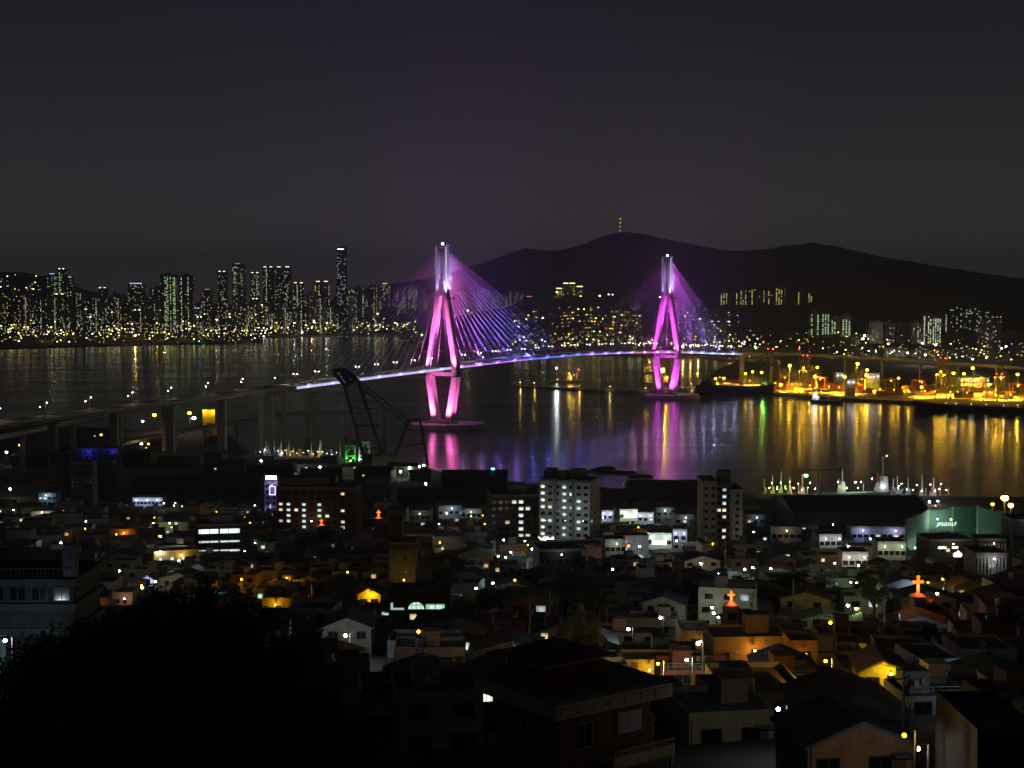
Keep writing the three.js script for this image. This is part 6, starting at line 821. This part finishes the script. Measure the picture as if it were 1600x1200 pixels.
{ // two red traffic lamps
  const d = depthFor(977, 853, 5, 300), p = at(977, 853, d), g = ground(p.x, p.z), o = thing('traffic_signal', 'pair of red signal lamps on a post in the middle town', 'traffic signal', V(p.x, g, p.z)); part(o, 'pole', CYL, poleMat, 0, 0, -0.3, 0.12, p.y - g + 0.4, 0.12); part(o, 'housing', UB, dkFrame, 0, p.y - g - 0.4, -0.2, 3.4, 0.8, 0.25); for (const s of [-1, 1]) part(o, 'red_lamp', SPHL, glow([1, 0.10, 0.02], 10), s * 1.2, p.y - g, 0.1, 0.55, 0.5, 0.3); pointLight(o, 0, p.y - g, 1.6, [1, 0.1, 0.03], 30, 20); keepSight.push([977, 853, d]);
}
// ---------------------------------------------------------------- rows of houses down the slope
const blocked = (x, z, w, top) => { for (const [px, py, d] of keepSight) { if (-z > d - 1) continue; const q = at(px, py, -z); if (Math.abs(q.x - x) < w / 2 + 0.4 && q.y < top + 0.3) return true; } return false; };
const tankGeo = new THREE.CylinderGeometry(0.8, 0.9, 1.7, 12).translate(0, 0.85, 0), gableCache = new Map();
const gabs = (w, d, h) => { const k = [w, d, h].join(); if (!gableCache.has(k)) gableCache.set(k, [gableEnd(w, d - 0.02, h), gable(w, d, h)]); return gableCache.get(k); };
const parCache = new Map(), parapetGeo = (w, d) => { const k = w + ',' + d; if (!parCache.has(k)) { const b = new MB(); for (const s of [-1, 1]) { b.box(0, 0, s * (d / 2 - 0.1), w, 0.7, 0.2); b.box(s * (w / 2 - 0.1), 0, 0, 0.2, 0.7, d - 0.42); } parCache.set(k, metreUV(b.geo(), 1 / 7)); } return parCache.get(k); };
const acGeo = new MB().box(0, 0, 0, 0.85, 0.62, 0.34).box(0.12, 0.08, 0.17, 0.5, 0.46, 0.04).geo(), dishGeo = new MB().bar(V(0, 0, 0), V(0, 0.7, 0), 0.035).geo(), antGeo = new MB().bar(V(0, 0, 0), V(0, 2.6, 0), 0.035).bar(V(-0.7, 2.4, 0), V(0.7, 2.4, 0), 0.025).bar(V(-0.5, 2.0, 0), V(0.5, 2.0, 0), 0.025).bar(V(0, 2.2, -0.5), V(0, 2.2, 0.5), 0.025).geo(), lineGeo = new MB().bar(V(-1.8, 0, 0), V(-1.8, 1.7, 0), 0.035).bar(V(1.8, 0, 0), V(1.8, 1.7, 0), 0.035).bar(V(-1.8, 1.65, 0), V(1.8, 1.65, 0), 0.02).box(-0.9, 0.85, 0, 0.8, 0.8, 0.03).box(0.2, 1.0, 0, 0.6, 0.65, 0.03).box(1.0, 0.9, 0, 0.5, 0.75, 0.03).geo();
const railCache = new Map(), railGeo = (w, d) => { const k = w + ',' + d; if (!railCache.has(k)) { const b = new MB(), n = Math.round(w / 0.9); for (let i = 0; i <= n; i++) b.bar(V(-w / 2 + 0.1 + i * (w - 0.2) / n, 0, d / 2 - 0.1), V(-w / 2 + 0.1 + i * (w - 0.2) / n, 0.9, d / 2 - 0.1), 0.025, 4); b.bar(V(-w / 2 + 0.1, 0.9, d / 2 - 0.1), V(w / 2 - 0.1, 0.9, d / 2 - 0.1), 0.035, 4).bar(V(-w / 2 + 0.1, 0.5, d / 2 - 0.1), V(w / 2 - 0.1, 0.5, d / 2 - 0.1), 0.025, 4); railCache.set(k, b.geo()); } return railCache.get(k); };
const houses = [], far = { wall: [], roof: [] };
{
  let z = 106, row = 0;
  while (z < 905) {
    row++; const step = 11.5 + z * 0.02, x0 = column(-60, z), x1 = column(1660, z); let x = x0 + R3() * 6;
    while (x < x1) {
      const w = Math.round(6.5 + R3() * 4.5 + z * 0.004), d = Math.round(6.5 + R3() * 2.6), px = pxOf(x + w / 2, -z), cx = x + w / 2, zz = -z - (R3() - 0.5) * 3; x += w + 1.2 + R3() * 2.6 + (R3() < 0.14 ? 5 : 0);
      const left = px < lerp(520, 300, clamp((z - 80) / 120, 0, 1)) && z < 210; if (left || (z < 126 && px < 1120) || (z > 745 && px > 1225) || !free(cx, zz, w, d)) continue;
      const g = ground(cx, zz) - 1.0; let st = R3() < 0.42 ? 1 : R3() < 0.85 ? 2 : 3; if (z < 150) st = Math.min(st, 2);
      while (st && blocked(cx, zz + d / 2, w, g + 1 + st * 2.9 + 2.0)) st--; if (!st) { if (!blocked(cx, zz + d / 2, w, g + 3.2)) st = 0.7; else continue; }
      const W = WALLS[R3() * WALLS.length | 0], gab = st <= 2 && R3() < 0.32, h = Math.round((1 + st * 2.8) * 2) / 2;
      houses.push({ row, x: cx, z: zz, g, w, d, h, st, W, gab, roof: ROOFS[R3() * ROOFS.length | 0], turn: 0.16 * Math.sin(z / 70 + cx / 90) + (R3() - 0.5) * 0.12, r: [R3(), R3(), R3(), R3(), R3(), R3()], dist: z, px });
    }
    z += step;
  }
  const near = houses.filter((h) => h.px > -25 && h.px < 1625).slice(0, 300), rowCount = new Map(); CITY.houseCount = houses.length;
  const names = { 0.7: 'low', 1: 'one-storey', 2: 'two-storey', 3: 'three-storey', 4: 'four-storey' };
  near.sort((a, b) => a.row - b.row || a.px - b.px);
  for (const h of near) {
    const n = (rowCount.get(h.row) ?? 0) + 1; rowCount.set(h.row, n);
    const o = thing('house', `${h.W[1]} ${names[h.st]} ${h.gab ? 'gabled' : 'flat-roofed'} house, ${ord(n)} from the left in the ${ord(h.row)} row uphill`, 'house', V(h.x, h.g, h.z), h.turn, 'houses stepping down the near slope');
    o.userData.label = o.userData.label.replace('row uphill', 'row from the viewer');
    const [wg, q] = wallBox(h.w, h.h, h.d); part(o, 'wall', wg, h.W[0]);
    if (h.gab) { const [a, b] = gabs(h.w, h.d, 1.6); part(o, 'gable', a, h.W[0], 0, q[1], 0); part(o, 'roof', b, h.roof, 0, q[1] + 0.03, 0); }
    else { part(o, 'roof', UB, h.roof, 0, q[1] + 0.01, 0, h.w - 0.5, 0.1, h.d - 0.5); part(o, 'parapet', parapetGeo(h.w, h.d), h.W[0], 0, q[1], 0); if (h.r[0] < 0.6) { part(o, 'stair_house', UB, h.W[0], (h.r[1] - 0.5) * h.w * 0.5, q[1] + 0.11, -h.d * 0.15, 2.6, 2.3, 2.8); } if (h.r[2] < 0.4) part(o, 'water_tank', tankGeo, mat(h.r[3] < 0.5 ? 0x2f5f8a : 0xa8a24a, 0.6), (h.r[4] - 0.5) * h.w * 0.6, q[1] + 0.11, h.d * 0.22); }
    if (h.dist < 420) {
      if (R3() < 0.6) part(o, 'air_conditioner', acGeo, mat(0xb4b6b4, 0.6), (R3() - 0.5) * h.w * 0.7, 1.2 + (h.st > 1 ? 2.9 : 0), h.d / 2 + 0.2); if (R3() < 0.5) part(o, 'drain_pipe', CYL, mat(0x8c8c88, 0.6), -h.w / 2 + 0.3, 0, h.d / 2 + 0.09, 0.06, q[1], 0.06); part(o, 'awning', UB, h.roof, h.w * 0.5 - 1, 3.25, h.d / 2 + 0.55, 1.5, 0.08, 1.1);
      if (!h.gab) { if (R3() < 0.45) part(o, 'roof_railing', railGeo(h.w, h.d), alu, 0, q[1] + 0.7, 0); if (R3() < 0.4) part(o, 'clothes_line', lineGeo, mat([0x9a9a98, 0x7a6a6a, 0x6a7a8a][R3() * 3 | 0], 0.9), (R3() - 0.5) * h.w * 0.3, q[1] + 0.1, h.d * 0.1, 1, 1, 1, R3()); } if (R3() < 0.5) part(o, 'antenna', antGeo, alu, (R3() - 0.5) * h.w * 0.6, q[1] + (h.gab ? 0.6 : 0.1), -h.d * 0.2, 1, 1, 1, R3() * 3);
    }
    const nf = Math.max(1, Math.floor(h.st)), nb = h.w > 11 ? 3 : 2;
    for (let f = 0; f < nf; f++) for (let b = 0; b < nb; b++) { const lit = R3() < (h.dist > 300 ? 0.13 : 0.035); if (h.dist > 330 && !lit && R3() < 0.45) continue; const m = lit ? LITW[R3() * 6 | 0] : glassDark, x = -h.w / 2 + (b + 0.5) * h.w / nb + (R3() - 0.5), y = 1.9 + f * 2.9, ww = 1.2 + R3() * 0.8; if (h.dist < 240) win(o, x, y, h.d / 2 + 0.05, ww, 1.2, m, 0, h.r[5] < 0.5 ? dkFrame : alu); else part(o, 'window', UB, m, x, y, h.d / 2 + 0.03, ww, 1.2, 0.1); }
    part(o, 'door', UB, mat(0x5a4a3c, 0.7), h.w * 0.5 - 1, 1.0, h.d / 2 + 0.03, 0.9, 2.0, 0.1);
  }
  const rest = houses.filter((h) => !near.includes(h)), byWall = new Map(), roofs = [], lit = [];
  for (const h of rest) { const M = new THREE.Matrix4().makeRotationY(h.turn).setPosition(h.x, h.g, h.z), wg = new THREE.BoxGeometry(h.w, h.h, h.d).translate(0, h.h / 2, 0); metreUV(wg, 1 / 7).applyMatrix4(M); const k = h.W[1]; if (!byWall.has(k)) byWall.set(k, [h.W[0], []]); byWall.get(k)[1].push(wg); roofs.push(new THREE.BoxGeometry(h.w + 0.3, 0.5, h.d + 0.3).translate(0, h.h + 0.26, 0).applyMatrix4(M)); if (h.r[0] < 0.5) roofs.push(new THREE.BoxGeometry(2.6, 2.2, 2.6).translate((h.r[1] - 0.5) * h.w * 0.5, h.h + 1.6, 0).applyMatrix4(M)); for (let f = 0; f < h.st; f++) for (let b = 0; b < 2; b++) if (R3() < 0.17) lit.push([new THREE.BoxGeometry(1.5, 1.2, 0.12).translate((b - 0.5) * h.w * 0.5, 2 + f * 2.9, h.d / 2 + 0.05).applyMatrix4(M), R3() * 6 | 0]); }
  const root = new THREE.Group(); root.name = 'distant_houses'; root.userData.kind = 'stuff'; tag(root, 'mass of small dark houses lower on the slope towards the shore', 'houses'); scene.add(root);
  for (const [, [m, list]] of byWall) part(root, 'wall', mergeGeometries(list), m).userData.kind = 'stuff'; part(root, 'roof', mergeGeometries(roofs), ROOFS[1]).userData.kind = 'stuff'; for (let i = 0; i < 6; i++) { const l = lit.filter((a) => a[1] === i).map((a) => a[0]); if (l.length) part(root, 'lit_window', mergeGeometries(l), LITW[i]).userData.kind = 'stuff'; }
}
{ // the many smaller street lamps of the town, in the gaps between houses
  const list = []; let tries = 0; const clear = (x, z) => houses.every((h) => Math.abs(h.x - x) > h.w / 2 + 0.5 || Math.abs(h.z - z) > h.d / 2 + 0.5) && free(x, z, 1, 1);
  while (list.length < 99 && tries++ < 9000) { const far2 = R3() < 0.86, z = far2 ? 380 + R3() * 480 : 180 + R3() * 200, px = lerp(20, 1590, R3()), x = column(px, z); if (z < 220 && px < 560) continue; if (!clear(x, -z)) continue; list.push([px, x, z]); }
  const kinds = [[WHITE, 'white'], [COOL, 'cool white'], [WARM, 'warm'], [SODIUM, 'orange'], [GREENISH, 'greenish'], [AMBER, 'amber']];
  list.sort((a, b) => a[0] - b[0]).forEach(([px, x, z], i) => { const [rgb, word] = kinds[[0, 1, 1, 2, 3, 3, 3, 4, 5, 5][R3() * 10 | 0]], g = ground(x, -z), h = 5 + R3() * 2.5, o = thing('street_lamp', `${word} lamp post among the houses, ${ord(i + 1)} of the small town lamps from the left`, 'street lamp', V(x, g, -z), 0, 'small lamps of the near town'); part(o, 'pole', CYL, townPost, 0.6, 0, 0, 0.09, h + 0.3, 0.09); part(o, 'arm', UB, townPost, 0.3, h + 0.26, 0, 0.7, 0.07, 0.07); part(o, 'lamp', SPH, rgb[2] < 0.3 ? glow([1, rgb[1] * 0.8, 0.015], 18) : glow(rgb, 60), 0, h, 0, 0.24, 0.24, 0.24); pointLight(o, 0, h, 0, rgb, (8 + R3() * R3() * 80) * (z > 380 ? 1 : 0.25), 6); });
}
// ---------------------------------------------------------------- trees: black crowns at lower left, a few among the houses
const leafMats = [new THREE.MeshStandardMaterial({ color: C(0.035, 0.055, 0.02), roughness: 0.9, side: THREE.DoubleSide }), new THREE.MeshStandardMaterial({ color: C(0.05, 0.06, 0.02), roughness: 0.9, side: THREE.DoubleSide })], bark = mat(0x3a2f26, 0.95);
function crownGeo(seed, n, leaf) {                                  // leaf faces gathered in clumps through the crown
  const r = rng(seed), clumps = []; for (let i = 0; i < 26; i++) { const a = r() * 6.28, e = r() * 1.9 - 0.55, k = 0.35 + 0.65 * Math.sqrt(r()); clumps.push([Math.cos(a) * Math.cos(e) * k, 0.15 + Math.sin(e) * 0.85 * k, Math.sin(a) * Math.cos(e) * k, 0.2 + r() * 0.17]); }
  const pos = new Float32Array(n * 9), v = V(0, 0, 0), q = new THREE.Quaternion(), eu = new THREE.Euler();
  for (let i = 0; i < n; i++) { const c = clumps[r() * clumps.length | 0], a = r() * 6.28, z = r() * 2 - 1, k = c[3] * Math.cbrt(r()), s = Math.sqrt(1 - z * z), x = c[0] + Math.cos(a) * s * k, y = c[1] + z * k * 0.8, w = c[2] + Math.sin(a) * s * k; q.setFromEuler(eu.set(r() * 6, r() * 6, r() * 6)); const L2 = leaf * (0.6 + r() * 0.8); [[-0.5, 0, 0], [0.5, 0, 0], [0, 1.3, 0]].forEach((t, j) => { v.set(t[0] * L2, t[1] * L2, 0).applyQuaternion(q); pos.set([x + v.x, y + v.y, w + v.z], i * 9 + j * 3); }); }
  const g = new THREE.BufferGeometry(); g.setAttribute('position', new THREE.BufferAttribute(pos, 3)); g.computeVertexNormals(); return g;
}
const trunkGeo = (() => { const b = new MB(); b.bar(V(0, 0, 0), V(0.02, 0.55, 0), 0.045, 8, 0.03); const r = rng(5); for (let i = 0; i < 7; i++) { const a = i * 0.9 + r(), y = 0.38 + r() * 0.2; b.bar(V(0, y, 0), V(Math.cos(a) * 0.26, y + 0.2 + r() * 0.15, Math.sin(a) * 0.26), 0.02, 5, 0.008); } return b.geo(); })();
{
  const cg = [crownGeo(3, 7000, 0.035), crownGeo(4, 7000, 0.035), crownGeo(9, 7000, 0.04)];
  const tree = (px, d, top, label, wide, i, group) => { const x = column(px, d), g = ground(x, -d) - 0.3, H = at(px, top, d).y - g, o = thing('tree', label, 'tree', V(x, g, -d), i * 1.7, group); part(o, 'trunk', trunkGeo, bark, 0, 0, 0, H, H, H); part(o, 'crown', cg[i % 3], leafMats[i % 2], 0, H * 0.56, 0, wide, H * 0.44, wide); return o; };
  const near = [[-10, 62, 1045, 3.2], [40, 70, 1022, 3.4], [95, 82, 985, 4.0], [150, 88, 972, 4.4], [205, 92, 950, 4.4], [262, 96, 930, 4.6], [305, 100, 922, 4.2], [345, 98, 960, 4.4], [395, 96, 968, 4.4], [440, 90, 1010, 4.2], [475, 78, 1080, 3.4], [60, 44, 1064, 3.0], [130, 48, 1040, 3.2], [210, 52, 1030, 3.4], [290, 55, 1020, 3.4], [365, 58, 1035, 3.4], [430, 52, 1100, 2.8], [20, 30, 1120, 2.2], [110, 30, 1120, 2.4], [200, 32, 1125, 2.4], [300, 33, 1130, 2.4], [390, 34, 1140, 2.2], [500, 84, 1130, 3.0], [560, 70, 1175, 2.6], [640, 66, 1185, 2.4], [480, 46, 1170, 2.2]];
  near.sort((a, b) => a[0] - b[0]).forEach(([px, d, top, w], i) => tree(px, d, top, `black leafy tree at lower left, ${ord(i + 1)} from the left edge`, w, i, 'dark trees at lower left'));
  const town = [[390, 852], [415, 848], [445, 850], [470, 855], [520, 862], [545, 872], [1210, 905], [1235, 918], [1300, 930], [1352, 928], [1365, 915], [1372, 940], [1390, 905], [1480, 880], [1495, 890], [880, 872], [700, 880], [640, 985], [300, 905], [280, 930], [905, 1010], [935, 955]];
  town.sort((a, b) => a[0] - b[0]).forEach(([px, py], i) => { const d = depthFor(px, py, 5, 120); let x = column(px, d); const H = 8 + R3() * 3; if (keepSight.some(([a, b, e]) => Math.abs(a - px) < 14 && e > d && b < py + 40 && b > py - 30)) return; const g = ground(x, -d), o = thing('tree', `bushy tree among the town houses, ${ord(i + 1)} from the left`, 'tree', V(x, g - 0.2, -d), i, 'trees among the houses'); part(o, 'trunk', trunkGeo, bark, 0, 0, 0, H, H, H); part(o, 'crown', cg[i % 3], leafMats[i % 2], 0, H * 0.56, 0, 3.4, H * 0.44, 3.4); });
}

renderer.render(scene, camera);
